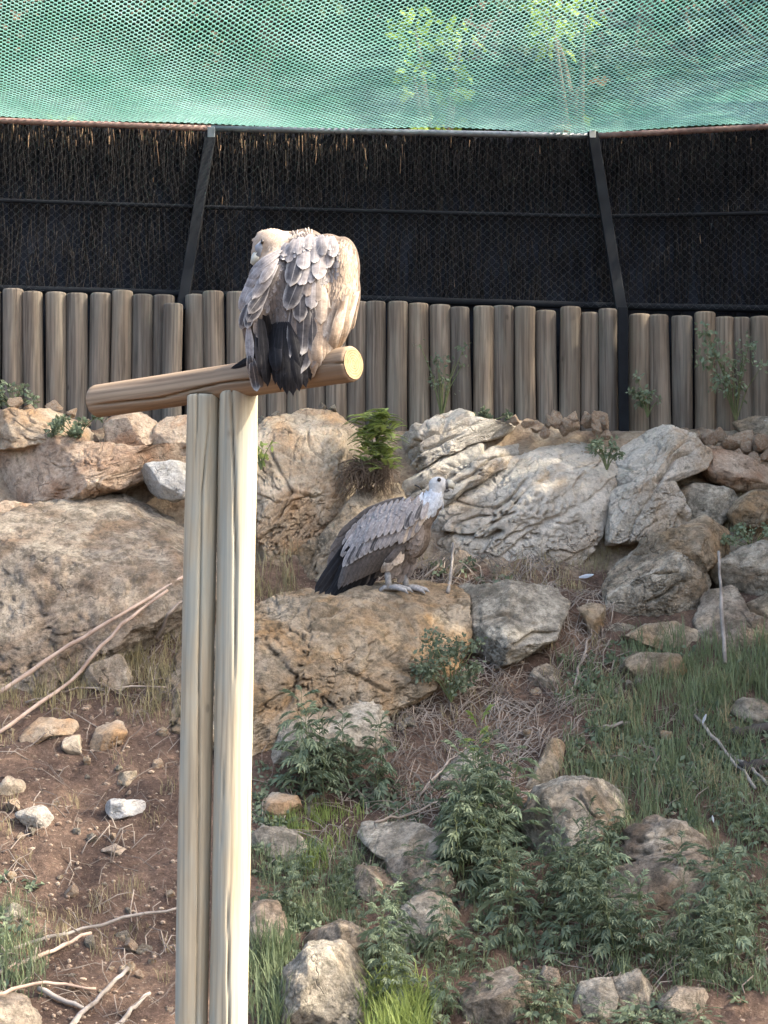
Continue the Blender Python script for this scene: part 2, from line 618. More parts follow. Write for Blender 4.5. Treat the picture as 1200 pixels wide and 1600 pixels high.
def log_mesh(name, r, length, seed, taper=0.97, sides=28, rows=26, chamfer=0.018, crack=0.0):
    """Upright round log, base at z = 0, chamfered top, slightly out of round."""
    rr = random.Random(seed)
    zs = list(np.linspace(0, length - chamfer, rows)) + [length - chamfer * 0.35, length]
    V = []
    for k, z in enumerate(zs):
        s = 1 - (1 - taper) * z / length
        if k == rows:
            s *= 0.965
        if k == rows + 1:
            s *= 0.86
        for j in range(sides):
            a = 2 * math.pi * j / sides
            V.append((a, z, s))
    V = np.array(V)
    pn = np.stack([np.cos(V[:, 0]) * 0.8 + seed, np.sin(V[:, 0]) * 0.8, V[:, 1] * 1.2], -1)
    rad = r * V[:, 2] * (1 + 0.05 * fbm(pn, 3))
    bend = 0.008 * np.sin(V[:, 1] * 2.1 + seed)
    X = np.stack([np.cos(V[:, 0]) * rad + bend, np.sin(V[:, 0]) * rad, V[:, 1]], -1)
    n = len(zs)
    Fq = []
    for i in range(n - 1):
        for j in range(sides):
            j2 = (j + 1) % sides
            Fq.append((i * sides + j, i * sides + j2, (i + 1) * sides + j2, (i + 1) * sides + j))
    J = Joined()
    X = np.vstack([X, [0, 0, length + 0.003]])
    for j in range(sides):
        Fq.append(((n - 1) * sides + j, (n - 1) * sides + (j + 1) % sides, len(X) - 1))
    J.add(X, Fq)
    return J.mesh(name)


FENCE_D = 17.55
_top = [(-200, 452), (0, 455), (370, 460), (575, 474), (950, 486), (1000, 490), (1200, 493), (1400, 496)]


def fence_top(px):
    return float(np.interp(px, [a for a, _ in _top], [b for _, b in _top]))


fence = empty('log_palisade', P(600, 660, FENCE_D))
tag(fence, 'low palisade of upright weathered grey-brown logs under the dark screen', 'fence')
log_px = [-115, -81, -47, -14, 19, 53, 87, 120, 154, 188, 221, 252, 304, 336, 369, 401, 433, 464, 495, 526, 557, 588, 621, 655, 688, 721, 754, 788, 821, 855, 889, 920, 950, 999, 1032, 1066, 1100, 1133, 1162, 1191, 1224, 1257, 1290, 1323]
variants = [log_mesh('log', 0.0825, 1.45, k * 3.7, 0.985) for k in range(9)]
for i, px in enumerate(log_px):
    topz = P(px, fence_top(px) + rnd.uniform(-4, 4), FENCE_D).z
    p = P(px, 660, FENCE_D + rnd.uniform(-0.02, 0.02))
    o = obj('log', variants[(i * 4) % 9], M['fence_log'], fence)
    wdt = 1.0
    if px in (920, 950, 1162):
        wdt = 0.88
    o.location = Vector((p.x, p.y, topz - 1.45)) - fence.location
    o.rotation_euler = (rnd.uniform(-.008, .008), rnd.uniform(-.011, .011), rnd.uniform(0, 6.28))
    o.scale = (wdt * rnd.uniform(0.94, 1.04), wdt, 1)
o = obj('log', log_mesh('short_log', 0.076, 1.3, 41.0), M['fence_log'], fence)
p = P(270, 660, FENCE_D - 0.12)
o.location = Vector((p.x, p.y, P(270, 475, FENCE_D - 0.12).z - 1.3)) - fence.location
o['label'] = 'short log standing in front of the row'

# ------------------------------------------------------------------ dark screen frame above the logs
M['dark_metal'] = plain_mat('dark painted steel', (0.007, 0.008, 0.010), (0.011, 0.013, 0.016), 6, 0.8, 0, 0.15)
M['rail_metal'] = plain_mat('galvanised grey rail', (0.16, 0.18, 0.20), (0.26, 0.28, 0.30), 9, 0.5, 0, 0.5, 0, 0.4)
M['rust_rail'] = plain_mat('rusty rail', (0.20, 0.12, 0.10), (0.33, 0.22, 0.19), 12, 0.7)
M['pale_tape'] = plain_mat('pale tape', (0.6, 0.58, 0.54), (0.75, 0.73, 0.7), 6, 0.7)
BOT_D, TOP_D = 17.78, 18.35


def rail_point(px, f):
    """f = 0 at the top rail, 1 at the bottom rail of the dark screen."""
    ty = np.interp(px, [-200, 0, 330, 925, 1200, 1400], [180, 189, 201, 213, 198, 187])
    by = np.interp(px, [-200, 0, 290, 970, 1200, 1400], [452, 456, 464, 484, 488, 492])
    return P(px, ty + (by - ty) * f, TOP_D + (BOT_D - TOP_D) * f)


frame = empty('screen_frame', P(600, 480, BOT_D))
tag(frame, 'dark steel frame of leaning posts and rails holding the brushwood screen', 'frame')


def rail(name, pts, r, mat, sides=10):
    me = tube_mesh(name, [tuple(Vector(p) - frame.location) for p in pts], r, sides)
    return obj(name, me, mat, frame)


rail('top_rail', [rail_point(x, 0) for x in (330, 480, 630, 780, 925)], 0.026, M['rail_metal'])
o = rail('top_rail', [rail_point(x, 0) for x in (-200, -60, 60, 200, 330)], 0.025, M['rust_rail'])
o['label'] = 'reddish worn length of the top rail'
o = rail('top_rail', [rail_point(x, 0) for x in (925, 1020, 1120, 1260, 1400)], 0.025, M['rust_rail'])
for f, r in ((0.47, 0.018), (0.985, 0.03)):
    rail('middle_rail' if f < 0.6 else 'bottom_rail', [rail_point(x, f) - Vector((0, 0.03, 0)) for x in np.linspace(-200, 1400, 25)], r, M['dark_metal'])


def post_box(name, a, b, w, d, mat):
    a, b = Vector(a) - frame.location, Vector(b) - frame.location
    t_ = (b - a).normalized()
    s = Vector((1, 0, 0))
    n_ = t_.cross(s).normalized()
    J = Joined()
    V = []
    for c in (a, b):
        for sx, sy in ((-1, -1), (1, -1), (1, 1), (-1, 1)):
            V.append(tuple(c + s * sx * w / 2 + n_ * sy * d / 2))
    J.add(V, [(0, 1, 5, 4), (1, 2, 6, 5), (2, 3, 7, 6), (3, 0, 4, 7), (3, 2, 1, 0), (4, 5, 6, 7)])
    o = obj(name, J.mesh(name, False), mat, frame)
    bv = o.modifiers.new('bevel', 'BEVEL')
    bv.width = 0.006
    bv.segments = 2
    return o


for tx, bx in ((330, 284), (926, 971)):
    a, b_ = P(tx, 206, TOP_D - 0.05), P(bx, 486, BOT_D - 0.22)
    post_box('leaning_post', a, b_, 0.085, 0.05, M['dark_metal'])
    if bx > 600:
        post_box('upright_post', P(bx + 2, 480, FENCE_D - 0.12), P(bx + 4, 690, FENCE_D - 0.12), 0.075, 0.05, M['dark_metal'])
    else:
        post_box('upright_post', P(bx, 470, FENCE_D + 0.11), P(bx, 690, FENCE_D + 0.11), 0.075, 0.05, M['dark_metal'])
    q = P(tx, 212 if tx > 600 else 207, TOP_D - 0.09)
    o = post_box('post_cap', q + Vector((0, 0, 0.045)), q - Vector((0, 0, 0.045)), 0.05 if tx > 600 else 0.06, 0.03, M['pale_tape'] if tx > 600 else M['rail_metal'])
    if tx > 600:
        o['label'] = 'small white wrapping at the head of the post'

# brushwood screen: dark cloth behind, upright twigs in front
M['cloth'] = plain_mat('black shade cloth', (0.013, 0.0145, 0.019), (0.022, 0.024, 0.030), 30, 0.95, 0, 0.05)
M['brush'] = plain_mat('dark brushwood', (0.010, 0.010, 0.011), (0.024, 0.021, 0.020), 14, 0.9, 0, 0.1)
M['brush_sunlit'] = plain_mat('painted sunlit brushwood tips', (0.22, 0.14, 0.09), (0.42, 0.29, 0.19), 14, 0.9, 0.3, 0.1)  # sun glints on the brushwood, painted as a paler twig colour
for x0, x1, lab in ((-200, 330, 'dark brushwood screen panel left of the left leaning post'),
                    (330, 926, 'wide dark brushwood screen panel between the two leaning posts'),
                    (926, 1400, 'dark brushwood screen panel right of the post with the white wrapping')):
    root = empty('brushwood_screen', rail_point((x0 + x1) / 2, 1.0))
    tag(root, lab, 'screen', 'screen panels above the logs')
    nx, ny = 24, 12
    V = []
    for j in range(ny + 1):
        for i in range(nx + 1):
            p = rail_point(x0 + (x1 - x0) * i / nx, j / ny * 1.9 if j < 7 else 1.06 + (j - 6) * 0.14) + Vector((0, 0.07, 0)) if j < 6 else P(x0 + (x1 - x0) * i / nx, 480 + (j - 6) * 40, 17.86)  # lower rows run on behind the logs, added to keep their gaps dark
            V.append(tuple(p - root.location))
    V = np.array(V)
    V[:, 1] += 0.01 * fbm(V * 2.0 + x0, 3)
    a = np.array([j * (nx + 1) + i for j in range(ny) for i in range(nx)])
    obj('cloth', mesh_np('cloth', V, np.stack([a, a + nx + 1, a + nx + 2, a + 1], -1)), M['cloth'], root)
    J, K = Joined(), Joined()
    cnt = int((x1 - x0) * 4.0)
    for k in range(cnt):
        px = rnd.uniform(x0, x1)
        f0 = rnd.choice([rnd.uniform(-0.03, 0.12), rnd.uniform(0, 0.9)])
        L = rnd.uniform(0.1, 0.35)
        p0 = rail_point(px, f0) + Vector((0, rnd.uniform(-0.01, 0.06), 0)) - root.location
        p1 = rail_point(px + rnd.uniform(-9, 9), min(f0 + L, 1.03)) + Vector((0, rnd.uniform(-0.01, 0.06), 0)) - root.location
        mid = (p0 + p1) / 2 + Vector((rnd.uniform(-.02, .02), rnd.uniform(-.02, .01), 0))
        pale = rnd.random() < (0.26 if f0 < 0.10 and px < 560 else 0.05 if f0 < 0.12 else 0.003)  # painted sunlit streaks gather near the top left
        if pale:
            p1 = p0.lerp(p1, rnd.uniform(0.15, 0.5))
            mid = (p0 + p1) / 2
        (K if pale else J).add(*tube_arrays([p0, mid, p1], [0.006, 0.005, 0.002], 3, False))
    tag(obj('twigs', J.mesh('twigs', False), M['brush'], root), kind='stuff')
    if K.n:
        tag(obj('sunlit_twigs', K.mesh('sunlit_twigs', False), M['brush_sunlit'], root), kind='stuff')

# wire netting in front of the screen: twisted hexagon cells
M['wire'] = plain_mat('thin galvanised wire', (0.06, 0.065, 0.07), (0.11, 0.115, 0.12), 20, 0.5, 0, 0.5)
root_loc = rail_point(600, 1.0)
V, Fq = [], []
cell = 14.0
rowsn = 44
base = 0
J = Joined()
lines = []
for j in range(rowsn + 1):
    f = -0.005 + j / rowsn * 0.99
    pts = []
    xs_ = np.arange(-200, 1400, cell / 4)
    for i, x in enumerate(xs_):
        ph = (i // 1) % 4
        off = (0.35, 0.35, -0.35, -0.35)[ph] * (1 if j % 2 == 0 else -1) / rowsn
        p = rail_point(x, f + off) - Vector((0, 0.06 + 0.03 * math.sin(x * 0.011 + j * 0.2), 0)) - root_loc
        pts.append(tuple(p))
    lines.append(pts)
allV, allF, nb = [], [], 0
for pts in lines:
    pts = np.array(pts)
    r = 0.0011
    ring = np.array([[0, -1, 0.5], [0, 0.2, -1.0], [0, 0.8, 0.5]]) * r
    V = (pts[:, None, :] + ring[None]).reshape(-1, 3)
    i = np.arange(len(pts) - 1)
    for s in range(3):
        s2 = (s + 1) % 3
        allF.append(np.stack([i * 3 + s, i * 3 + s2, (i + 1) * 3 + s2, (i + 1) * 3 + s], -1) + nb)
    allV.append(V)
    nb += len(V)
o = obj('wire_netting', mesh_np('wire_netting', np.vstack(allV), np.vstack(allF)), M['wire'], None, root_loc)
tag(o, 'fine wire netting stretched in front of the dark brushwood screens', 'netting')

# ------------------------------------------------------------------ green roof net
m, t, b = nt('green net cord')
co = coords(t, 'Object')
col = ramp(t, noise(t, co, 1.6, 3), [(0.35, (0.46, 0.76, 0.67)), (0.65, (0.64, 0.87, 0.81))])
t.links.new(col, b.inputs['Base Color'])
b.inputs['Roughness'].default_value = 0.45
tr = t.nodes.new('ShaderNodeBsdfTranslucent')
t.links.new(col, tr.inputs['Color'])
ms = t.nodes.new('ShaderNodeMixShader')
ms.inputs[0].default_value = 0.6
t.links.new(b.outputs[0], ms.inputs[1])
t.links.new(tr.outputs[0], ms.inputs[2])
t.links.new(ms.outputs[0], t.nodes['Material Output'].inputs['Surface'])
M['net'] = m
PIPE_Z = P(600, 207, TOP_D).z


def net_z(x, tt):
    """Height of the roof net tt metres towards the viewer from the top rail."""
    edge = np.interp(600 + x * F / TOP_D, [-400, 0, 330, 925, 1200, 1600], [P(0, 178, TOP_D).z, P(0, 187, TOP_D).z, P(0, 199, TOP_D).z, P(0, 211, TOP_D).z, P(0, 196, TOP_D).z, P(0, 184, TOP_D).z])
    z = edge + 0.02 + 0.055 * tt + 0.055 * tt * tt
    sag = -0.05 * np.exp(-((x + 1.6) / 0.9) ** 2) * np.sin(np.clip(tt, 0, 2) * 1.5) - 0.05 * np.exp(-((x - 2.2) / 0.6) ** 2) * np.sin(np.clip(tt, 0, 2) * 1.5)
    return z + sag + 0.012 * np.sin(x * 3.1 + tt * 2.0)


dx = 0.0092
X0 = np.arange(-3.9, 3.2, dx)
pat = np.array([1, 1, 1, -1, -1, -1]) * 0.5
allV, allF, nb = [], [], 0
PITCHR = 0.0265
nrow = 130
for j in range(nrow):
    i = np.arange(len(X0))
    ph = pat[(i + (3 if j % 2 else 0)) % 6]
    xx = X0 + 0.0055 * j
    tt = 0.02 + j * PITCHR + ph * PITCHR * 0.88
    tt = tt + 0.02 * np.sin(xx * 1.7 + j * 0.11)
    z = net_z(xx, tt)
    pts = np.stack([xx, TOP_D - tt, z], -1)
    r = 0.0056
    ring = np.array([[0, -1.1, -0.4], [0, 1.1, -0.4], [0, 0, 1.0]]) * r
    V = (pts[:, None, :] + ring[None]).reshape(-1, 3)
    k = np.arange(len(pts) - 1)
    for s in range(3):
        s2 = (s + 1) % 3
        allF.append(np.stack([k * 3 + s, k * 3 + s2, (k + 1) * 3 + s2, (k + 1) * 3 + s], -1) + nb)
    allV.append(V)
    nb += len(V)
tag(obj('roof_net', mesh_np('roof_net', np.vstack(allV), np.vstack(allF)), M['net']),
    'green knotted roof net stretched forward from the top rail', 'netting')
# cable that carries the near edge of the net
te = nrow * PITCHR
o = obj('net_cable', tube_mesh('net_cable', [(x, TOP_D - te, float(net_z(np.array([x]), np.array([te]))[0])) for x in np.linspace(-4.2, 4.6, 40)], 0.008, 6), M['rail_metal'])
tag(o, 'steel cable along the near edge of the green roof net', 'cable')

# ------------------------------------------------------------------ trees
M['bark'] = plain_mat('tree bark', (0.08, 0.06, 0.045), (0.16, 0.125, 0.095), 10, 0.95)
M['leaf_dark'] = plain_mat('dark leaf', (0.022, 0.036, 0.014), (0.05, 0.080, 0.026), 2.5, 0.55, 0.35)
M['leaf_light'] = plain_mat('light leaf', (0.16, 0.24, 0.03), (0.30, 0.40, 0.07), 2.5, 0.5, 0.45)


def leaf_cloud(name, centres, count, size, seed, squash=0.8, shell=0.55):
    """Many folded leaf faces spread through a set of clumps; centres: (x, y, z, r)."""
    g = np.random.default_rng(seed)
    c = np.array(centres)
    w = c[:, 3] ** 2
    idx = g.choice(len(c), count, p=w / w.sum())
    d = g.normal(size=(count, 3))
    d /= np.linalg.norm(d, axis=1)[:, None]
    rad = c[idx, 3] * (shell + (1 - shell) * g.random(count)) ** 0.8 * (0.75 + 0.5 * g.random(count))
    pos = c[idx, :3] + d * rad[:, None] * np.array([1, 1, squash])
    ax = g.normal(size=(count, 3)) + d * 0.8 + np.array([0, 0, -0.35])
    ax /= np.linalg.norm(ax, axis=1)[:, None]
    sd = np.cross(ax, g.normal(size=(count, 3)))
    sd /= np.linalg.norm(sd, axis=1)[:, None]
    nrm = np.cross(ax, sd)
    L = size * g.uniform(0.6, 1.3, count)[:, None]
    W = L * 0.30
    tip = pos + ax * L
    midp = pos + ax * L * 0.5
    a = midp + sd * W + nrm * W * 0.3
    b2 = midp - sd * W + nrm * W * 0.3
    V = np.stack([pos, a, tip, b2], 1).reshape(-1, 3)
    k = np.arange(count) * 4
    Fq = np.concatenate([np.stack([k, k + 1, k + 2], -1), np.stack([k, k + 2, k + 3], -1)])
    return mesh_np(name, V, Fq, smooth=False)


def tree(loc, height, crown_r, crown_z, n_clump, leaves, leaf_size, label, mat, seed, group, low=0.0, sq=1.0):
    r = random.Random(seed)
    root = empty('tree', loc)
    tag(root, label, 'tree', group)
    J = Joined()
    trunk_top = Vector((r.uniform(-.3, .3), r.uniform(-.3, .3), height * 0.8))
    J.add(*tube_arrays([(0, 0, -0.3), (0.03, 0.02, height * 0.15), tuple(trunk_top * 0.55), tuple(trunk_top)], [0.2, 0.15, 0.1, 0.03], 8))
    cents = []
    for k in range(n_clump):
        a = r.uniform(0, 6.283)
        rr = crown_r * math.sqrt(r.random())
        z = crown_z + (height - crown_z) * r.random()
        q = math.sqrt(max(0.1, 1 - ((z - (crown_z + height) / 2) / ((height - crown_z) / 2 + .01)) ** 2 * 0.8))
        c = Vector((math.cos(a) * rr * q, math.sin(a) * rr * q * sq, z))
        cr = crown_r * r.uniform(0.22, 0.42)
        cents.append((c.x, c.y, c.z, cr))
        s = trunk_top * r.uniform(0.35, 0.95)
        J.add(*tube_arrays([tuple(s), tuple(s.lerp(c, 0.5) + Vector((0, 0, 0.15))), tuple(c)], [0.05, 0.03, 0.012], 5, False))
    obj('trunk', J.mesh('trunk'), M['bark'], root)
    tag(obj('crown', leaf_cloud('crown', cents, leaves, leaf_size, seed), mat, root), kind=None)
    return root


def gz_at(x, y):
    return float(ground_z(np.array([x]), np.array([y]))[0])


back = [(-5.2, 21.4, 4.6, 1.9, 'tree seen through the far left of the roof net'),
        (-3.2, 22.6, 4.8, 1.9, 'tree seen through the roof net left of the left leaning post'),
        (-1.3, 21.6, 4.8, 1.9, 'dark tree seen through the roof net above the perched vulture'),
        (0.6, 22.8, 5.0, 1.9, 'dark tree seen through the middle of the roof net'),
        (2.3, 21.5, 4.6, 1.8, 'dark tree seen through the roof net right of the curled leaf'),
        (4.0, 22.4, 4.8, 1.9, 'tree seen through the far right of the roof net'),
        (5.8, 21.6, 4.6, 1.9, 'tree on the bank past the right end of the roof net')]
for k, (x, y, h, r_, lab) in enumerate(back):
    tree((x, y, gz_at(x, y)), h, r_, 0.2, 26, 9000, 0.15, lab, M['leaf_dark'], 50 + k, 'trees behind the screen')
for k, (x, y, h, r_, lab) in enumerate([(0.5, 19.5, 3.4, 0.55, 'slender young tree with bright yellow-green leaves behind the middle of the net'),
                                        (1.65, 19.4, 3.7, 0.6, 'bright yellow-green sapling at the top right of the net'),
                                        (-2.9, 19.4, 2.6, 0.5, 'bright leafy sapling behind the left end of the roof net')]):
    tree((x, y, gz_at(x, y)), h, r_, 1.7, 9, 330, 0.10, lab, M['leaf_light'], 80 + k, None)
# trees beside the enclosure, out of frame to the right, that shade the slope
for k, (x, y, top, r_, cz) in enumerate([(6.6, 12.7, 9.0, 1.8, 0.5), (6.4, 14.6, 9.2, 2.1, 0.5), (6.8, 16.9, 9.3, 2.2, 0.4), (9.0, 13.6, 11.0, 2.1, 1.5), (9.2, 16.4, 14.6, 2.5, 1.5), (7.0, 19.3, 9.4, 2.0, 0.6)]):
    g0 = gz_at(x, y)
    tree((x, y, g0), top - g0, r_, cz, 28, 6300, 0.2, 'shade tree beyond the right edge of the picture', M['leaf_dark'], 120 + k, 'shade trees beside the enclosure')

# ------------------------------------------------------------------ rocks
_ico = {}


def ico(level):
    if level not in _ico:
        bm = bmesh.new()
        bmesh.ops.create_icosphere(bm, subdivisions=level, radius=1.0)
        V = np.array([v.co[:] for v in bm.verts])
        Fq = np.array([[v.index for v in f.verts] for f in bm.faces])
        bm.free()
        _ico[level] = (V, Fq)
    return _ico[level]


def star_radius(poly, c):
    """Distance from c to the outline for 720 directions."""
    poly = np.array(poly, dtype=float)
    ang = np.linspace(-math.pi, math.pi, 721)
    d = np.stack([np.cos(ang), np.sin(ang)], -1)
    best = np.zeros(len(ang))
    for i in range(len(poly)):
        a, b_ = poly[i] - c, poly[(i + 1) % len(poly)] - c
        e = b_ - a
        den = d[:, 0] * e[1] - d[:, 1] * e[0]
        den = np.where(np.abs(den) < 1e-9, 1e-9, den)
        tt = (a[0] * e[1] - a[1] * e[0]) / den
        s = (a[0] * d[:, 1] - a[1] * d[:, 0]) / den
        ok = (tt > 0) & (s >= -1e-6) & (s <= 1 + 1e-6)
        best = np.where(ok & (tt > best), tt, best)
    k = np.ones(7) / 7
    sm = np.convolve(np.concatenate([best[-4:-1], best, best[1:4]]), k, 'valid')
    return ang, sm


def rock(label, poly, mat, thick=None, lean=0.35, D=None, off=0.0, level=5, seed=None, facets=9, rough=1.0, strata=None, cracks=0.6, centre=None, group=None, name='rock', flat=0.55, lines=()):
    """Solid rock whose outline follows poly (photograph pixels), half bedded in the slope."""
    seed = seed if seed is not None else int(abs(poly[0][0] * 7 + poly[0][1] * 13)) % 9973
    g = np.random.default_rng(seed)
    pa = np.array(poly, dtype=float)
    c = np.array(centre, dtype=float) if centre else (pa.min(0) + pa.max(0)) / 2
    ang, rad = star_radius(poly, c)
    auto = D is None
    if auto:
        D = ground_hit(c[0], c[1])
    D += off
    px2m = D / F
    size = math.sqrt((pa[:, 0].max() - pa[:, 0].min()) * (pa[:, 1].max() - pa[:, 1].min())) * px2m / 2
    th = thick if thick is not None else size * 0.75
    if auto:
        D -= 0.3 * th
    S, Fq = ico(level)
    rho = np.sqrt(S[:, 0] ** 2 + S[:, 2] ** 2)
    theta = np.arctan2(-S[:, 2], S[:, 0])           # image y runs downwards
    R = np.interp(theta, ang, rad) * px2m * 1.12
    prof = rho ** 0.9
    X = R * prof * np.cos(theta)
    Z = -R * prof * np.sin(theta)
    Y = np.sign(S[:, 1]) * np.abs(S[:, 1]) ** flat * th
    p = np.stack([X, Y, Z], -1)
    q = p / size + seed * 0.37
    nrm = p / (np.linalg.norm(p, axis=1)[:, None] + 1e-9)
    p = p + nrm * (size * rough * 0.09 * fbm(q * 1.6, 3))[:, None]
    for k in range(facets + 3):
        n = g.normal(size=3)
        if k % 3:
            n[1] = -abs(n[1]) - 0.55
            lim = g.uniform(0.55, 0.86)
        else:
            n[1] = -abs(n[1]) * 0.5
            lim = g.uniform(0.80, 0.95)
        n /= np.linalg.norm(n)
        dd = p @ n
        over = np.clip(dd - dd.max() * lim, 0, None)
        p = p - over[:, None] * n * 0.96
    nrm = p / (np.linalg.norm(p, axis=1)[:, None] + 1e-9)
    q = p / size + seed * 0.37
    blocky = np.round(fbm(q * 3.0 + 5, 2) * 3) / 3
    fine = fbm(q * 6.5, 4)
    chips = ridged(q * 4.2 + 3, 3)
    grit = fbm(q * 17.0 + 7, 3)
    disp = size * rough * (0.030 * blocky + 0.016 * fine + 0.014 * (chips - 1) + 0.008 * grit)
    if cracks:
        cr = np.abs(pnoise(q * 2.1 + 31 + 0.25 * fine[:, None])) 
        disp -= size * 0.09 * cracks * np.exp(-(cr / 0.030) ** 2)
        cr2 = np.abs(pnoise(q * np.array([5.0, 5.0, 3.0]) + 57 + 0.4 * fine[:, None]))
        disp -= size * 0.035 * cracks * np.exp(-(cr2 / 0.05) ** 2)
    if strata:
        sang, spacing, depth = strata
        ca, sa = math.cos(math.radians(sang)), math.sin(math.radians(sang))
        tcoord = (-X * sa + Z * ca) + 0.045 * fbm(q * 1.3, 3) + 0.02 * Y
        ph = tcoord / spacing
        dist = np.abs(ph - np.round(ph)) * spacing
        idn = np.round(ph)
        on = (np.sin(idn * 12.9898 + seed) * 43758.5) % 1.0
        step = ((np.floor(ph + 0.0) * 0.618 + seed) % 1.0 - 0.5)
        disp += step * depth * 0.9
        disp -= depth * np.exp(-(dist / 0.016) ** 2) * (0.35 + on)
    for ln_, wd, dp in lines:
        # open fissures at the places the photograph shows them
        gx, gy = c[0] + X / px2m, c[1] - Z / px2m
        wob = 2.5 * pnoise(np.stack([gx * 0.05, gy * 0.05, np.zeros_like(gx) + seed], -1))
        best = np.full(len(gx), 1e9)
        for (ax, ay), (bx, by) in zip(ln_[:-1], ln_[1:]):
            ex, ey = bx - ax, by - ay
            tt = np.clip(((gx - ax) * ex + (gy - ay) * ey) / (ex * ex + ey * ey), 0, 1)
            best = np.minimum(best, np.hypot(gx + wob - ax - tt * ex, gy + wob - ay - tt * ey))
        disp = disp - np.where(S[:, 1] < 0.3, dp * np.exp(-(best / wd) ** 2), 0)
    p = p + nrm * disp[:, None]
    p[:, 1] += lean * p[:, 2]
    base = P(c[0], c[1], D)
    zmin = p[:, 2].min()
    loc = Vector((base.x, base.y, base.z + zmin))
    p[:, 2] -= zmin
    me = mesh_np(name, p, Fq)
    o = obj(name, me, M[mat], None, loc)
    tag(o, label, 'rock', group)
    return o


# upper ledge, left of the perch
rock('long rust-brown ledge with pale top edge, left of the perch posts', [(-60, 700), (40, 684), (130, 690), (200, 704), (290, 700), (340, 705), (345, 745), (290, 748), (235, 742), (150, 778), (60, 800), (-60, 800)], 'red', 0.35, -0.15, 16.75, level=6, facets=6, cracks=0.5, seed=77, centre=(140, 744))
rock('cream slab at the far left below the palisade logs', [(-60, 650), (20, 640), (75, 642), (120, 660), (165, 680), (150, 700), (60, 700), (-60, 705)], 'cream', 0.32, 0.6, 16.95, strata=(-12, 0.12, 0.03))
rock('rounded tan block under the left end of the perch beam', [(165, 655), (215, 643), (240, 660), (245, 690), (200, 706), (168, 692)], 'rubble', 0.22, 0.4, 16.95)
rock('tan stone against the left perch post, below the beam', [(240, 672), (262, 652), (305, 648), (315, 690), (280, 704), (246, 700)], 'rubble', 0.2, 0.4, 16.95)
rock('white-splashed lump beside the left perch post', [(215, 742), (232, 726), (270, 722), (305, 730), (310, 772), (270, 782), (228, 768)], 'white', 0.2, 0.3, 16.55)
rock('big rounded brown boulder left of the perch posts', [(-70, 860), (0, 822), (60, 784), (140, 757), (215, 756), (285, 786), (330, 850), (330, 960), (290, 1030), (190, 1060), (60, 1085), (-70, 1090)], 'brown', 0.55, 0.75, 15.85, level=7, facets=7, cracks=0.3, lines=[([(200, 800), (230, 870), (220, 950)], 3, 0.025)])
rock('tan wedge at the left edge above the big brown boulder', [(-50, 796), (10, 786), (58, 792), (20, 822), (-50, 850)], 'rubble', 0.25, 0.3, 16.4)
# centre, behind the vultures
rock('tall cream rock face right of the perch posts', [(380, 690), (420, 668), (470, 652), (520, 644), (556, 668), (566, 730), (548, 790), (505, 850), (440, 905), (380, 920)], 'cream', 0.45, 0.3, 16.75, level=7, cracks=1.0, lines=[([(420, 690), (455, 750), (470, 770), (450, 830)], 3, 0.05), ([(500, 655), (520, 700), (548, 730)], 3, 0.05), ([(395, 775), (440, 790), (470, 770)], 3, 0.04), ([(470, 770), (520, 790), (540, 780)], 2.5, 0.04), ([(440, 700), (480, 715), (520, 700)], 2.5, 0.03)])
rock('brownish rock sloping down behind the standing vulture', [(395, 935), (440, 880), (500, 835), (560, 772), (615, 760), (640, 840), (640, 930), (520, 960), (395, 975)], 'ochre', 0.3, 0.5, 16.5, level=6, strata=(45, 0.16, 0.03))
rock('thin cracked slab at the top of the bank beside the green shrub', [(585, 742), (610, 700), (650, 662), (720, 644), (772, 650), (800, 664), (778, 684), (735, 694), (680, 722), (630, 752)], 'grey_slab', 0.22, 0.55, 17.0, level=6, strata=(28, 0.13, 0.045), lines=[([(620, 700), (683, 676), (720, 662), (760, 660)], 3.5, 0.07), ([(700, 650), (690, 676)], 2.5, 0.04), ([(640, 730), (690, 700), (730, 684)], 3, 0.06)])
rock('middle layered slab just above the standing vulture\'s head', [(590, 800), (625, 762), (680, 724), (735, 700), (800, 684), (862, 676), (880, 690), (836, 712), (778, 738), (726, 768), (690, 800), (640, 812)], 'grey_slab', 0.26, 0.55, 16.92, level=6, strata=(27, 0.15, 0.06), lines=[([(596, 756), (642, 733), (667, 708), (696, 692), (750, 684)], 4, 0.09), ([(696, 724), (750, 712), (810, 698)], 4, 0.08), ([(630, 790), (670, 760), (700, 745)], 3, 0.06)])
rock('tan hollow rock behind the standing vulture\'s beak', [(690, 758), (722, 732), (770, 716), (812, 716), (776, 742), (728, 775), (700, 788)], 'ochre', 0.2, 0.4, 16.93)
rock('huge pale grey slab right of the standing vulture', [(640, 862), (655, 812), (700, 772), (760, 735), (830, 703), (900, 682), (946, 688), (955, 722), (940, 790), (918, 860), (880, 896), (810, 910), (745, 890), (690, 872)], 'grey_slab', 0.34, 0.5, 16.78, level=7, strata=(38, 0.30, 0.030), facets=6, rough=0.7, cracks=0.8, lines=[([(760, 798), (800, 767), (822, 742)], 3, 0.06), ([(672, 832), (696, 815), (733, 808), (760, 812)], 3, 0.06), ([(746, 846), (771, 821), (800, 806)], 3, 0.05), ([(640, 850), (700, 848), (750, 862), (772, 846)], 5, 0.1), ([(842, 700), (858, 729), (868, 740)], 2.5, 0.04), ([(880, 800), (850, 830), (800, 850), (770, 872)], 2.5, 0.04), ([(700, 770), (740, 790), (767, 792)], 2.5, 0.035), ([(925, 720), (900, 760), (905, 800)], 2.5, 0.03)])
rock('low tan stone under the huge pale slab', [(655, 862), (720, 852), (790, 872), (800, 900), (720, 905), (660, 895)], 'cream', 0.2, 0.4, 16.55)
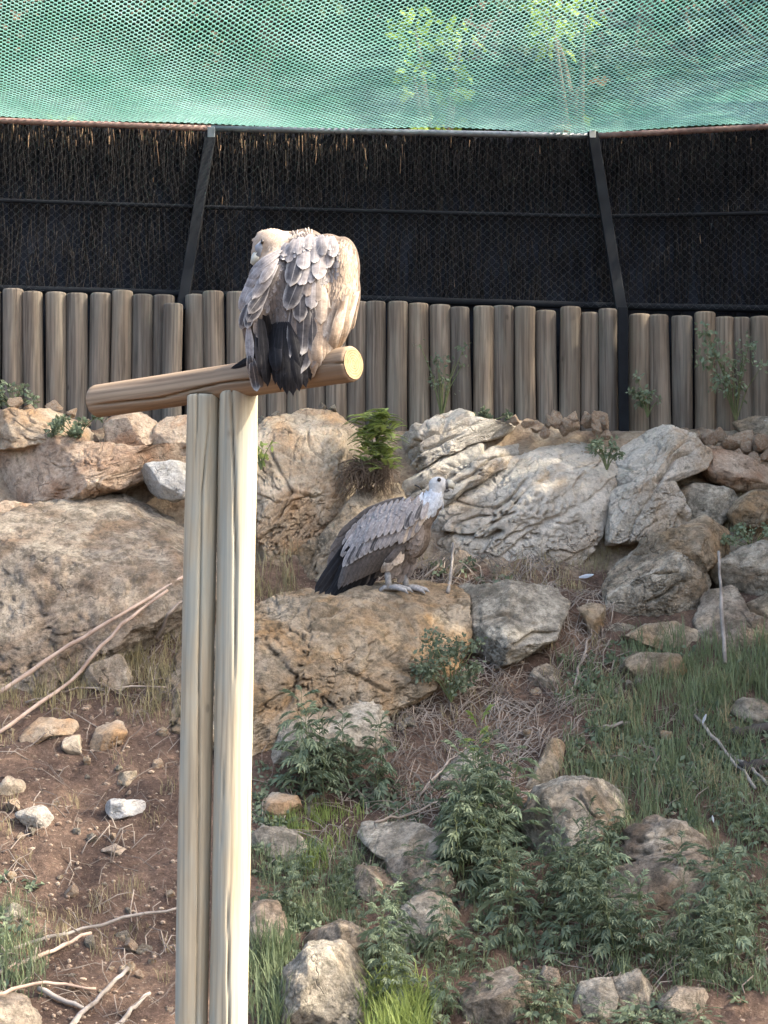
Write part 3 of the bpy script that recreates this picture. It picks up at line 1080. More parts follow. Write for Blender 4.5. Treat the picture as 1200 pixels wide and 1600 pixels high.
rock('upright grey slab right of the dark gap', [(945, 850), (955, 780), (962, 710), (990, 676), (1040, 666), (1082, 680), (1110, 716), (1092, 740), (1050, 752), (1068, 800), (1062, 835), (1010, 858)], 'grey_slab', 0.34, 0.45, 16.72, level=7, facets=8, cracks=0.5, strata=(60, 0.33, 0.03), seed=4242, lines=[([(955, 712), (990, 691), (1030, 676)], 3, 0.05), ([(1020, 758), (1045, 740), (1062, 716), (1090, 706)], 4, 0.08), ([(1000, 690), (985, 730), (990, 770)], 2.5, 0.03)])
rock('grey shadowed block right of the upright slab', [(1052, 772), (1092, 752), (1145, 768), (1150, 800), (1110, 828), (1066, 818)], 'lichen', 0.22, 0.3, 16.7)
rock('tan stone with an orange face at the right edge', [(1140, 800), (1165, 770), (1215, 768), (1230, 800), (1190, 822), (1150, 820)], 'ochre', 0.18, 0.3, 16.55)
rock('flat reddish stone below the rubble at upper right', [(1095, 700), (1140, 706), (1210, 735), (1225, 762), (1160, 770), (1105, 748)], 'red', 0.25, 0.5, 16.85)
rock('grey rock at the foot of the fence at the right edge', [(1150, 660), (1180, 650), (1230, 658), (1230, 692), (1170, 690)], 'lichen', 0.2, 0.4, 17.2)
# right-hand boulders
rock('yellowish boulder on top of the lichened boulder at right', [(995, 868), (1018, 834), (1060, 828), (1100, 806), (1138, 826), (1142, 868), (1090, 892), (1030, 888)], 'ochre', 0.3, 0.4, 16.1, level=5)
rock('large lichened boulder with an orange blotch at right', [(950, 945), (962, 888), (990, 852), (1035, 862), (1090, 872), (1106, 912), (1086, 960), (1030, 985), (985, 982), (952, 970)], 'lichen', 0.34, 0.3, 15.95, level=7, facets=8, lines=[([(975, 900), (1020, 900), (1060, 890)], 3, 0.05), ([(1000, 960), (1040, 945), (1070, 920)], 3.5, 0.06), ([(1060, 870), (1070, 910), (1060, 950)], 3, 0.05)])
rock('small rock wedged under the large lichened boulder', [(944, 985), (965, 972), (996, 982), (992, 1010), (955, 1012)], 'lichen', 0.12, 0.2, 15.6)
rock('flat yellowish stone under the large lichened boulder', [(972, 1000), (1010, 978), (1055, 972), (1092, 988), (1080, 1012), (1020, 1022), (985, 1020)], 'ochre', 0.2, 0.2, 15.5)
rock('grey lichened rock at the right edge, upper of two', [(1115, 890), (1150, 862), (1200, 846), (1250, 862), (1250, 925), (1180, 930), (1130, 918)], 'lichen', 0.3, 0.35, 16.05)
rock('dark rock behind the pale upright stick', [(1090, 975), (1110, 930), (1160, 915), (1170, 960), (1250, 990), (1250, 1050), (1120, 1045)], 'brown', 0.3, 0.3, 15.65)
rock('ochre stone at the right edge below the lichened rock', [(1165, 948), (1200, 930), (1250, 930), (1250, 975), (1180, 972)], 'ochre', 0.2, 0.3, 15.72)
rock('buried orange-tan stone in the grass below the lichened boulder', [(965, 1040), (1000, 1022), (1060, 1024), (1075, 1050), (1020, 1066), (972, 1060)], 'ochre', 0.16, 0.3)
# ledge under the standing vulture
rock('broad ochre rock ledge under the standing vulture', [(255, 1060), (300, 1010), (390, 965), (450, 940), (520, 934), (560, 922), (640, 918), (702, 934), (712, 985), (694, 1040), (655, 1080), (600, 1105), (500, 1120), (430, 1165), (350, 1190), (262, 1130)], 'ochre', 0.5, 0.85, 15.22, level=7, facets=7, cracks=0.7, centre=(490, 1030), lines=[([(640, 925), (662, 985), (702, 1030)], 4, 0.07), ([(600, 1010), (650, 1056), (690, 1066)], 4, 0.08), ([(500, 965), (560, 938), (640, 948)], 4, 0.06), ([(420, 1010), (470, 1060), (460, 1110)], 4, 0.06), ([(540, 1000), (560, 1060), (610, 1090)], 3, 0.05)])
rock('grey-brown block right of the ledge under the vulture', [(700, 940), (740, 920), (800, 914), (862, 924), (884, 950), (880, 985), (835, 1012), (770, 1042), (712, 1010)], 'lichen', 0.36, 0.8, 15.5, level=6, facets=8, lines=[([(720, 960), (780, 950), (850, 970)], 3, 0.04), ([(800, 1010), (840, 985), (870, 985)], 4, 0.07)])
rock('mound rock at the tail tip of the standing vulture', [(400, 950), (430, 930), (480, 922), (520, 940), (480, 965), (410, 975)], 'ochre', 0.2, 0.3, 15.95)
rock('pointed grey boulder behind a leafy weed, right of the posts', [(425, 1200), (452, 1120), (505, 1074), (560, 1078), (605, 1125), (612, 1170), (560, 1195), (480, 1225)], 'lichen', 0.3, 0.4, facets=10)
rock('small round grey stone on the dry twigs', [(826, 1062), (836, 1045), (855, 1039), (876, 1052), (878, 1070), (855, 1083), (834, 1078)], 'lichen', 0.10, 0.3, level=4)
rock('orange broken stone standing upright on the red soil', [(902, 950), (915, 940), (944, 948), (946, 966), (938, 996), (922, 992), (914, 966)], 'ochre', 0.07, 0.1, level=4, off=-0.08)
# lower right
rock('domed grey boulder among the weeds at lower right', [(822, 1275), (850, 1240), (890, 1224), (950, 1230), (986, 1252), (984, 1285), (950, 1325), (900, 1352), (838, 1350)], 'lichen', 0.34, 0.4, level=6, facets=7, cracks=0.4, lines=[([(900, 1240), (920, 1265), (970, 1270)], 3, 0.04), ([(930, 1230), (945, 1262)], 2.5, 0.03)])
rock('flat layered stone behind the weeds at lower right', [(968, 1345), (990, 1300), (1020, 1284), (1075, 1290), (1115, 1320), (1112, 1352), (1050, 1362), (985, 1364)], 'brown', 0.3, 0.5, strata=(8, 0.09, 0.03))
rock('pale half-buried boulder behind the weeds at lower right', [(935, 1400), (960, 1372), (1010, 1352), (1080, 1346), (1118, 1362), (1130, 1410), (1090, 1450), (1000, 1470), (940, 1450)], 'brown', 0.3, 0.4, facets=6)
rock('slanting yellowish stone left of the domed boulder', [(812, 1245), (835, 1205), (862, 1158), (884, 1168), (876, 1200), (850, 1240), (830, 1256)], 'ochre', 0.1, 0.5, level=4)
rock('pale slab leaning under the tall weed', [(670, 1270), (695, 1205), (735, 1172), (762, 1190), (745, 1225), (700, 1270)], 'lichen', 0.14, 0.4)
rock('flat cream-topped stone at the middle of the slope', [(556, 1310), (572, 1292), (630, 1290), (690, 1305), (716, 1330), (705, 1368), (640, 1380), (600, 1340)], 'lichen', 0.22, 0.6)
rock('broken stone below the flat cream-topped stone', [(545, 1385), (560, 1356), (600, 1362), (625, 1388), (600, 1410), (556, 1402)], 'brown', 0.14, 0.4)
rock('cracked stone right of the broken stone', [(600, 1350), (640, 1342), (700, 1362), (716, 1400), (660, 1420), (616, 1400)], 'brown', 0.18, 0.4)
rock('angular stone with an orange corner in the weeds', [(598, 1465), (625, 1425), (665, 1402), (705, 1415), (716, 1450), (680, 1490), (630, 1505)], 'lichen', 0.2, 0.4)
rock('smooth low rock above the largest bottom boulder', [(465, 1490), (490, 1460), (530, 1443), (575, 1460), (588, 1488), (530, 1510), (480, 1512)], 'brown', 0.2, 0.4)
rock('large white-mottled boulder at the bottom beside the posts', [(442, 1580), (452, 1525), (485, 1490), (540, 1486), (575, 1515), (582, 1580), (578, 1640), (450, 1640)], 'lichen', 0.3, 0.3, level=6, facets=8)
rock('grey stone at the right of the post, halfway down the slope', [(385, 1318), (410, 1296), (455, 1300), (478, 1325), (450, 1352), (390, 1352)], 'lichen', 0.16, 0.4)
rock('dim rock against the right post near the bottom', [(380, 1470), (395, 1420), (430, 1415), (446, 1450), (432, 1500), (388, 1520)], 'brown', 0.2, 0.3)
rock('small pale stone right of the post, above the grey stone', [(408, 1262), (425, 1240), (462, 1246), (472, 1268), (440, 1282), (412, 1280)], 'cream', 0.1, 0.3, level=4)
rock('knobbly stone at the bottom edge right of centre', [(725, 1565), (760, 1532), (800, 1525), (830, 1550), (838, 1600), (800, 1630), (735, 1620)], 'brown', 0.2, 0.4)
rock('squared stone pair at the bottom edge, left half', [(898, 1572), (910, 1540), (955, 1534), (962, 1560), (952, 1592), (905, 1592)], 'lichen', 0.14, 0.4)
rock('squared stone pair at the bottom edge, right half', [(955, 1570), (964, 1534), (1000, 1522), (1020, 1550), (1015, 1580), (970, 1594)], 'lichen', 0.15, 0.4)
rock('low brown stones at the bottom right', [(1025, 1572), (1060, 1545), (1100, 1550), (1115, 1575), (1060, 1592)], 'brown', 0.14, 0.4)
rock('upright stone among the bottom weeds', [(838, 1540), (850, 1512), (872, 1516), (876, 1545), (850, 1556)], 'brown', 0.08, 0.3, level=4)
rock('pale stone peeping from the grass at the right edge', [(1140, 1110), (1165, 1092), (1200, 1096), (1215, 1125), (1180, 1140)], 'lichen', 0.12, 0.3, level=4)
# left bank stones
rock('rectangular tan stone upright in the red bank', [(132, 1182), (150, 1140), (182, 1128), (196, 1145), (180, 1176), (150, 1190)], 'cream', 0.1, 0.3, level=4)
rock('square tan stone left of the upright tan stone', [(92, 1184), (100, 1155), (122, 1150), (126, 1176), (112, 1188)], 'cream', 0.07, 0.3, level=4)
rock('long knuckled stone below the left canes', [(34, 1150), (60, 1122), (110, 1128), (128, 1140), (80, 1150), (45, 1172)], 'cream', 0.12, 0.3, level=4)
rock('flat pale oblong stone on the red bank', [(150, 1262), (175, 1250), (222, 1252), (226, 1270), (180, 1278)], 'white', 0.08, 0.3, level=4)
rock('white double stone at the left on the red bank', [(22, 1272), (50, 1262), (64, 1260), (84, 1280), (74, 1298), (40, 1288)], 'white', 0.08, 0.3, level=4)
rock('small yellowish cube stone on the red bank', [(182, 1226), (186, 1208), (212, 1206), (216, 1226), (198, 1232)], 'ochre', 0.06, 0.3, level=4)
rock('pale stone low at the left edge of the red bank', [(-8, 1240), (10, 1215), (40, 1222), (36, 1245), (8, 1252)], 'cream', 0.08, 0.3, level=4)
rock('greyish stone half buried under the left canes', [(120, 1080), (140, 1040), (185, 1025), (205, 1060), (180, 1090)], 'brown', 0.14, 0.3)
rock('thin pale flat stone low on the red bank', [(155, 1328), (180, 1320), (202, 1330), (185, 1338)], 'rubble', 0.05, 0.2, level=4)
rock('grey stone at the left edge near the bottom sticks', [(0, 1425), (20, 1412), (44, 1425), (38, 1440), (8, 1440)], 'lichen', 0.08, 0.3, level=4)
rock('rounded grey-pink rock in the bottom left corner', [(-60, 1600), (-10, 1560), (30, 1568), (70, 1610), (60, 1650), (-60, 1650)], 'brown', 0.22, 0.3)

ORD = ['first', 'second', 'third', 'fourth', 'fifth', 'sixth', 'seventh', 'eighth', 'ninth', 'tenth', 'eleventh', 'twelfth', 'thirteenth', 'fourteenth', 'fifteenth', 'sixteenth', 'seventeenth', 'eighteenth', 'nineteenth', 'twentieth', 'twenty-first', 'twenty-second', 'twenty-third', 'twenty-fourth', 'twenty-fifth', 'twenty-sixth', 'twenty-seventh', 'twenty-eighth', 'twenty-ninth', 'thirtieth']
# rubble along the top of the bank: individual stones sharing a few meshes
stone_meshes = {}
for key, mt in (('a', 'rubble'), ('b', 'lichen'), ('c', 'cream')):
    for s in range(4):
        S, Fq = ico(4)
        g = np.random.default_rng(s + 77)
        p = S * np.array([1.0, 0.85, 0.75])
        for k in range(16):
            n = g.normal(size=3)
            n /= np.linalg.norm(n)
            dd = p @ n
            p = p - np.clip(dd - dd.max() * g.uniform(0.45, 0.85), 0, None)[:, None] * n * 0.97
        p *= (1 + 0.16 * fbm(S * 2.6 + s, 4))[:, None]
        p /= np.abs(p).max(0)
        p *= np.array([1.0, 0.9, 0.8])
        p[:, 2] -= p[:, 2].min()
        me = mesh_np('stone', p, Fq, smooth=False)
        me.materials.append(M[mt])
        stone_meshes[key, s] = me


def stone(px, py, wpx, key, label, group, D=None, name='stone'):
    Dg = D if D is not None else ground_hit(px, py)
    o = obj(name, stone_meshes[key, rnd.randrange(4)])
    r = wpx / 2 * Dg / F
    q = P(px, py, Dg)
    o.location = q - Vector((0, 0, r * 0.45))
    o.scale = (r * rnd.uniform(0.9, 1.1), r * rnd.uniform(0.8, 1.1), r * rnd.uniform(0.8, 1.15))
    o.rotation_euler = (rnd.uniform(-.4, .4), rnd.uniform(-.4, .4), rnd.uniform(0, 6.28))
    tag(o, label, 'stone', group)
    return o


for k, (px, py, w) in enumerate(sorted([(838, 674, 26), (856, 668, 24), (874, 664, 30), (893, 672, 26), (900, 660, 22), (912, 666, 26), (930, 662, 30), (946, 670, 34), (926, 676, 26), (880, 680, 22), (820, 668, 20), (800, 662, 18), (858, 682, 20), (944, 686, 20)])):
    stone(px, py - 4, w * 1.25, 'a', ORD[k] + ' from the left: tan rubble stone on the bank above the huge slab', 'rubble above the huge slab', 16.98 + rnd.uniform(0, .1))
for k, (px, py, w) in enumerate(sorted([(1070, 688, 26), (1090, 692, 24), (1108, 696, 30), (1124, 688, 28), (1140, 698, 36), (1162, 706, 44), (1186, 700, 36), (1120, 716, 28), (1146, 724, 32), (1176, 730, 36), (1196, 748, 30), (1100, 712, 22), (1206, 716, 30), (1126, 752, 30), (1090, 760, 24)])):
    stone(px, py - 4, w * 1.25, 'a', ORD[k] + ' from the left: tan rubble stone on the bank top at the far right', 'rubble at the far right of the bank', 16.9 + rnd.uniform(0, .2))
for k, (px, py, w) in enumerate(sorted([(20, 632, 26), (48, 640, 24), (84, 638, 30), (112, 648, 22), (140, 662, 20), (180, 716, 22), (205, 720, 18), (258, 712, 22), (282, 716, 20), (150, 690, 20)])):
    stone(px, py, w, 'a', ORD[k] + ' from the left: tan stone on the ledge below the left palisade logs', 'stones on the left ledge', 17.0 + rnd.uniform(-.05, .1))
for k, (px, py, w) in enumerate(sorted([(412, 660, 26), (432, 652, 22), (452, 658, 28), (478, 648, 30), (500, 640, 20), (522, 640, 18)])):
    stone(px, py, w, 'b', ORD[k] + ' from the left: brownish stone on the bank top just right of the perch posts', 'stones right of the perch posts', 17.15)
for k in range(70):
    px, py = rnd.uniform(0, 275), rnd.uniform(1100, 1590)
    stone(px, py, rnd.choice([rnd.uniform(8, 18), rnd.uniform(14, 36)]), rnd.choice('abc'), 'small pale stone scattered over the red bank at left', 'small stones on the red bank')
for k in range(36):
    px, py = rnd.uniform(400, 1190), rnd.uniform(1050, 1590)
    stone(px, py, rnd.uniform(12, 34), rnd.choice('bbc'), 'small grey stone scattered among the weeds', 'small stones among the weeds')
for k in range(16):
    px, py = rnd.uniform(880, 960), rnd.uniform(900, 1100)
    stone(px, py, rnd.uniform(6, 15), rnd.choice('abc'), 'small stone on the red soil path beside the lichened boulder', 'small stones on the soil path')

# gravel and crumbs of soil too small to count
J = Joined()
S1, F1 = ico(1)
for k in range(2600):
    px, py = rnd.uniform(-60, 1260), rnd.uniform(930, 1640)
    if px > 300 and rnd.random() < 0.45:
        continue
    D_ = np.interp(py, [930, 1640], [15.9, 11.7])
    x = (px - 600) / F * D_
    y = D_ + rnd.uniform(-0.3, 0.3)
    z = float(np.interp(y, _PD, _PZ))
    J.add(S1 * np.array([rnd.uniform(.6, 1.3), rnd.uniform(.6, 1.3), rnd.uniform(.4, .8)]) * rnd.uniform(0.006, 0.02) + np.array([x, y, 0]), F1.tolist())
V = np.vstack(J.V)
cen = np.array([v.mean(0) for v in J.V])
gzs = ground_z(cen[:, 0], cen[:, 1])
k0 = 0
for v, z in zip(J.V, gzs):
    v[:, 2] += z
M['gravel'] = plain_mat('gravel', (0.12, 0.08, 0.06), (0.34, 0.27, 0.20), 9, 0.95)
tag(obj('gravel', J.mesh('gravel', False), M['gravel']), 'gravel and soil crumbs strewn over the slope', 'gravel', kind='stuff')

# ------------------------------------------------------------------ perch
M['post_wood'] = wood_mat('pale treated post', (0.48, 0.42, 0.305), (0.39, 0.34, 0.25), (0.26, 0.22, 0.155), 2, 0.75, 0.6)
M['beam_wood'] = wood_mat('brown perch beam', (0.40, 0.295, 0.195), (0.31, 0.22, 0.145), (0.18, 0.12, 0.078), 2, 0.7)
M['end_grain'] = end_grain_mat('sawn end grain', (0.34, 0.235, 0.12), (0.19, 0.12, 0.055))

BA, BB = P(150, 627, 10.45), P(552, 568, 9.58)
perch = empty('vulture_perch', P(330, 1640, 10.0))
tag(perch, 'T-shaped wooden perch of two upright posts and one round beam', 'perch')


def cracked_log(name, a, b_, r, cracks, mat, seed, rows=150, sides=84, end_round=0.012, taper=0.0):
    """Round timber from a to b (world); cracks: lists of (fraction, sideways offset -1..1 seen from the camera)."""
    a, b_ = Vector(a), Vector(b_)
    L = (b_ - a).length
    zs = np.concatenate([[0, end_round * 0.4], np.linspace(end_round, L - end_round, rows), [L - end_round * 0.4, L]])
    ang = np.linspace(0, 2 * math.pi, sides, endpoint=False)
    Zg, Ag = np.meshgrid(zs, ang, indexing='ij')
    Rg = np.full(Zg.shape, r)
    Rg *= 1 - taper * Zg / L
    prof = np.ones(len(zs))
    prof[0] = prof[-1] = 1 - end_round / r * 0.75
    prof[1] = prof[-2] = 1 - end_round / r * 0.2
    Rg *= prof[:, None]
    pn = np.stack([np.cos(Ag) * 0.7 + seed, np.sin(Ag) * 0.7, Zg * 1.1], -1).reshape(-1, 3)
    Rg += r * 0.045 * fbm(pn, 3).reshape(Zg.shape)
    pn2 = np.stack([np.cos(Ag) * 7 + seed, np.sin(Ag) * 7, Zg * 1.5], -1).reshape(-1, 3)
    Rg += r * 0.012 * fbm(pn2, 2).reshape(Zg.shape)
    for path, wdt in cracks:
        fr = [q[0] for q in path]
        off = np.interp(zs / L, fr, [q[1] for q in path]) + 0.03 * pnoise(np.stack([zs * 6, zs * 0 + seed, zs * 0], -1))
        ctr = -math.pi / 2 + np.arcsin(np.clip(off, -0.95, 0.95))
        inside = np.clip(np.minimum((zs / L - min(fr)) / 0.08 + (min(fr) <= 0.01), (max(fr) - zs / L) / 0.08 + (max(fr) >= 0.99)), 0, 1)
        da = (Ag - ctr[:, None] + math.pi) % (2 * math.pi) - math.pi
        Rg -= inside[:, None] * 0.028 * np.exp(-(da * r / wdt) ** 2)
    V = np.stack([np.cos(Ag) * Rg, np.sin(Ag) * Rg, Zg], -1).reshape(-1, 3)
    n = len(zs)
    i, j = np.meshgrid(np.arange(n - 1), np.arange(sides), indexing='ij')
    j2 = (j + 1) % sides
    Fq = np.stack([i * sides + j, i * sides + j2, (i + 1) * sides + j2, (i + 1) * sides + j], -1).reshape(-1, 4)
    o = obj(name, mesh_np(name, V, Fq), mat, perch)
    z_ = (b_ - a).normalized()
    y_ = Vector((0, 1, 0))
    x_ = y_.cross(z_).normalized()
    y_ = z_.cross(x_).normalized()
    R_ = Matrix((x_, y_, z_)).transposed().to_4x4()
    o.matrix_local = Matrix.Translation(a - perch.location) @ R_
    # sawn ends
    for zz, sgn in ((0.0, -1), (L, 1)):
        S = []
        rr = r * (1 - end_round / r * 0.75) * (1 - (taper if sgn > 0 else 0)) * 1.03
        for q in range(5):
            for k in range(32):
                aa = 2 * math.pi * k / 32
                S.append((math.cos(aa) * rr * q / 4, math.sin(aa) * rr * q / 4, 0.0025 * sgn))
        Fe = []
        for q in range(4):
            for k in range(32):
                k2 = (k + 1) % 32
                f = (q * 32 + k, (q + 1) * 32 + k, (q + 1) * 32 + k2, q * 32 + k2)
                Fe.append(f if sgn > 0 else f[::-1])
        e = obj('sawn_end', mesh_np('sawn_end', np.array(S), np.array(Fe)), M['end_grain'], o)
        e.location = (0, 0, zz)
    return o


TIN = 0.0022
lp = cracked_log('post', P(298, 1640, 10.01), P(317.5, 617, 10.01), 0.0705, [([(0, 0.42), (0.35, 0.35), (0.6, 0.12), (0.85, 0.12), (0.93, 0.42), (0.97, 0.5)], 0.0032), ([(0.86, -0.35), (1.0, -0.3)], TIN)], M['post_wood'], 3.3)
rp = cracked_log('post', P(356.5, 1640, 9.97), P(373.5, 612, 9.97), 0.0825, [([(0.0, 0.1), (0.25, -0.1)], TIN), ([(0.55, 0.1), (0.75, 0.02), (0.88, -0.14), (1.0, -0.35)], 0.0034), ([(0.3, -0.5), (0.45, -0.42)], TIN)], M['post_wood'], 8.1)
beam = cracked_log('beam', BA, BB, 0.0745, [([(0.02, 0.35), (0.3, 0.5), (0.55, 0.15), (0.75, 0.25)], 0.0034), ([(0.9, -0.1), (1.0, 0.0)], TIN)], M['beam_wood'], 5.5, rows=90, end_round=0.014)

# ------------------------------------------------------------------ vultures
FM = {
    'pale': feather_mat('pale buff feather', (0.34, 0.28, 0.225), (0.44, 0.38, 0.315), 0.12, 0.8),
    'buff': feather_mat('warm buff feather', (0.27, 0.205, 0.15), (0.36, 0.29, 0.22), 0.10, 0.8),
    'lilac': feather_mat('grey buff feather', (0.215, 0.198, 0.195), (0.325, 0.305, 0.295), 0.13, 0.8),
    'slate': feather_mat('slate feather with pale margin', (0.060, 0.057, 0.060), (0.36, 0.335, 0.31), 0.11, 0.84),
    'brown': feather_mat('grey brown feather', (0.165, 0.138, 0.12), (0.235, 0.20, 0.175), 0.1, 0.8),
    'dusk': feather_mat('dark brown flight feather', (0.075, 0.066, 0.062), (0.115, 0.10, 0.092), 0.05, 0.85),
    'black': feather_mat('blackish feather', (0.008, 0.008, 0.010), (0.022, 0.022, 0.026), 0.04, 0.88, (0.06, 0.06, 0.06)),
    'white': feather_mat('white down', (0.40, 0.425, 0.46), (0.52, 0.545, 0.58), 0.1, 0.7),
}
M['head_down'] = plain_mat('cream head down', (0.28, 0.215, 0.16), (0.37, 0.30, 0.235), 60, 0.95, 0, 0.1)
M['head_white'] = plain_mat('white head down', (0.37, 0.365, 0.355), (0.50, 0.495, 0.48), 60, 0.95, 0, 0.1)
M['face'] = plain_mat('blue grey face skin', (0.16, 0.17, 0.19), (0.25, 0.26, 0.28), 40, 0.7)
M['beak'] = plain_mat('horn beak', (0.30, 0.29, 0.24), (0.48, 0.46, 0.38), 40, 0.4, 0, 0.5)
M['beak_dark'] = plain_mat('dark beak base', (0.06, 0.06, 0.065), (0.11, 0.11, 0.115), 40, 0.45, 0, 0.5)
M['eye'] = plain_mat('dark eye', (0.012, 0.008, 0.006), (0.03, 0.018, 0.01), 40, 0.1, 0, 0.6)
M['scaly'] = plain_mat('grey scaly leg', (0.19, 0.19, 0.19), (0.33, 0.325, 0.32), 70, 0.8)
M['claw'] = plain_mat('dark claw', (0.02, 0.02, 0.022), (0.05, 0.05, 0.05), 40, 0.4)


def feather_arrays(nu=8, nv=14, tip=2.3, base=0.3, camber=0.16, droop=0.05, ragged=0.0, seed=0):
    """Unit feather along +Y (0..1), width +-0.5 along X, outer side +Z."""
    g = np.random.default_rng(seed)
    vs_ = np.linspace(0, 1, nv + 1) ** 0.9
    us = np.linspace(-1, 1, nu + 1)
    V, UV = [], []
    for v in vs_:
        w = (base + (1 - base) * min(1, v / 0.45) ** 0.8) * max(0.0, 1 - max(0, (v - 0.5) / 0.5) ** tip) ** 0.55
        for u in us:
            yy = v - 0.03 * abs(u) + ragged * g.uniform(-1, 1) * (v > 0.85)
            V.append((u * w * 0.5, yy, -camber * u * u * w * 0.5 - droop * v * v))
            UV.append((u * 0.5 + 0.5, v))
    Fq = []
    n = nu + 1
    for j in range(nv):
        for i in range(nu):
            a = j * n + i
            Fq.append((a, a + 1, a + n + 1, a + n))
    return np.array(V), Fq, np.array(UV)


FA = {'round': feather_arrays(), 'point': feather_arrays(tip=1.15, camber=0.1), 'long': feather_arrays(6, 12, 3.2, 0.55, 0.2, 0.03), 'wisp': feather_arrays(2, 5, 1.0, 0.4, 0.1, 0.15)}
FMESH = {}


def feather_mesh(shape, mt):
    if (shape, mt) not in FMESH:
        V, Fq, UV = FA[shape]
        me = mesh_np('feather', V, np.array(Fq), UV)
        me.materials.append(FM[mt])
        FMESH[shape, mt] = me
    return FMESH[shape, mt]


class Bird:
    """Builds a bird in picture-aligned local units: x right, y away from the camera, z up."""

    def __init__(self, name, label, ox, oy, D):
        self.ox, self.oy, self.s = ox, oy, D / F
        self.root = empty(name, P(ox, oy, D))
        tag(self.root, label, 'vulture')

    def L(self, px, py, d=0.0):
        return Vector(((px - self.ox) * self.s, d * self.s, (self.oy - py) * self.s))

    def blob(self, blobs, chains, voxel, mat, smooth=6):
        """Blobs (px, py, d, rx, ry, rd, tilt deg) and chains [(px, py, d, r), ...] fused into one skin."""
        J = Joined()
        S, Fq = ico(4)
        Fl = Fq.tolist()

        def ell(c, r3, tilt=0.0, axis='Y'):
            R_ = np.array(Matrix.Rotation(math.radians(tilt), 3, axis))
            J.add((S * np.array(r3) * self.s) @ R_.T + np.array(c), Fl)
        for bl in blobs:
            ell(self.L(*bl[:3]), (bl[3], bl[5], bl[4]), bl[6] if len(bl) > 6 else 0)
        S2, F2 = ico(3)
        for ch in chains:
            for (a, b_) in zip(ch[:-1], ch[1:]):
                n = max(2, int(math.dist(a[:3], b_[:3]) / (0.35 * min(a[3], b_[3]))))
                for k in range(n + 1):
                    q = [a[i] + (b_[i] - a[i]) * k / n for i in range(4)]
                    J.add(S2 * q[3] * self.s + np.array(self.L(*q[:3])), F2.tolist())
        me = J.mesh('skin_source')
        tmp = bpy.data.objects.new('skin_source', me)
        COL.objects.link(tmp)
        rm = tmp.modifiers.new('r', 'REMESH')
        rm.mode = 'VOXEL'
        rm.voxel_size = voxel * self.s
        rm.use_smooth_shade = True
        sm = tmp.modifiers.new('s', 'SMOOTH')
        sm.iterations = smooth
        dg = bpy.context.evaluated_depsgraph_get()
        dg.update()
        ev = tmp.evaluated_get(dg)
        out = bpy.data.meshes.new_from_object(ev)
        out.name = 'body'
        bpy.data.objects.remove(tmp)
        bpy.data.meshes.remove(me)
        out.materials.clear()
        o = obj('body', out, mat, self.root)
        V = np.zeros(len(out.vertices) * 3, dtype=np.float32)
        out.vertices.foreach_get('co', V)
        self.bvh = BVHTree.FromPolygons([tuple(v) for v in V.reshape(-1, 3).tolist()], [list(p.vertices) for p in out.polygons])
        return o

    def surf(self, px, py):
        o = self.L(px, py, -600)
        hit, nrm, _, _ = self.bvh.ray_cast(o, Vector((0, 1, 0)))
        if hit is None:
            q = self.L(px, py, 0)
            h2, n2, _, _ = self.bvh.find_nearest(q)
            return Vector((q.x, h2.y, q.z)), Vector((0, -1, 0))
        return hit, nrm

    def frame(self, base, tip, width, lift0, lift1, roll=0.0):
        b_, nb = self.surf(*base)
        t_, nt_ = self.surf(*tip)
        b_ = b_ + Vector((0, -lift0 * self.s, 0))
        t_ = t_ + Vector((0, -lift1 * self.s, 0))
        y = t_ - b_
        ln = y.length
        y.normalize()
        nn = (nb + nt_) * 0.5
        nn = (nn + Vector((0, -0.7, 0))).normalized()
        z = (nn - y * nn.dot(y)).normalized()
        if roll:
            z = Quaternion(y, roll) @ z
        x = y.cross(z).normalized()
        w = width * self.s
        M4 = Matrix((x * w, y * ln, z * ln)).transposed().to_4x4()
        M4.translation = b_
        return M4

    def feather(self, base, tip, width, mt, shape='round', lift0=2, lift1=5, roll=0.0, parent=None, label=None):
        """One large feather laid along the body's surface from base to tip (picture units)."""
        V0, F0, UV0 = FA[shape]
        b_, t_ = Vector(base), Vector(tip)
        d = t_ - b_
        ln = d.length
        d.normalize()
        sd = Vector((-d.y, d.x))
        ks = np.linspace(0, 1, 9)
        dep = []
        for k in ks:
            q = b_.lerp(t_, k)
            dep.append(min(self.surf(q.x + sd.x * o, q.y + sd.y * o)[0].y / self.s for o in (-width * 0.2, 0, width * 0.2)))
        dep = np.array(dep)
        co_ = np.polyfit(ks, dep, 3)
        co_[-1] += min(0.0, (dep - np.polyval(co_, ks)).min() * 0.8)
        # sideways slope of the surface under the feather
        mq = b_.lerp(t_, 0.5)
        sl = (self.surf(mq.x + sd.x * width * 0.3, mq.y + sd.y * width * 0.3)[0].y - self.surf(mq.x - sd.x * width * 0.3, mq.y - sd.y * width * 0.3)[0].y) / self.s / (width * 0.6)
        sl = max(-0.8, min(0.8, sl)) * 0.8 + roll
        W = []
        jr = random.Random(int(base[0] * 31 + tip[1] * 17))
        for (u, v, z) in V0:
            vv = min(1.0, max(0.0, v))
            je = abs(u) * 2 > 0.55 or v > 0.9
            q = b_ + d * ((v + (jr.uniform(-.010, .010) if je else 0)) * ln) + sd * (u * width * (1 + (jr.uniform(-.035, .02) if je else 0)))
            dp = np.polyval(co_, vv) - (lift0 + (lift1 - lift0) * vv) + sl * u * width + 1.1 * width * u * u * 0.55
            W.append(self.L(q.x, q.y, dp))
        org = W[0].copy()
        me = mesh_np('feather', [tuple(w - org) for w in W], np.array(F0)[:, ::-1], UV0)
        me.materials.append(FM[mt])
        o = obj('feather', me, None, parent or self.root)
        o.location = org
        if label:
            o['label'] = label
        return o

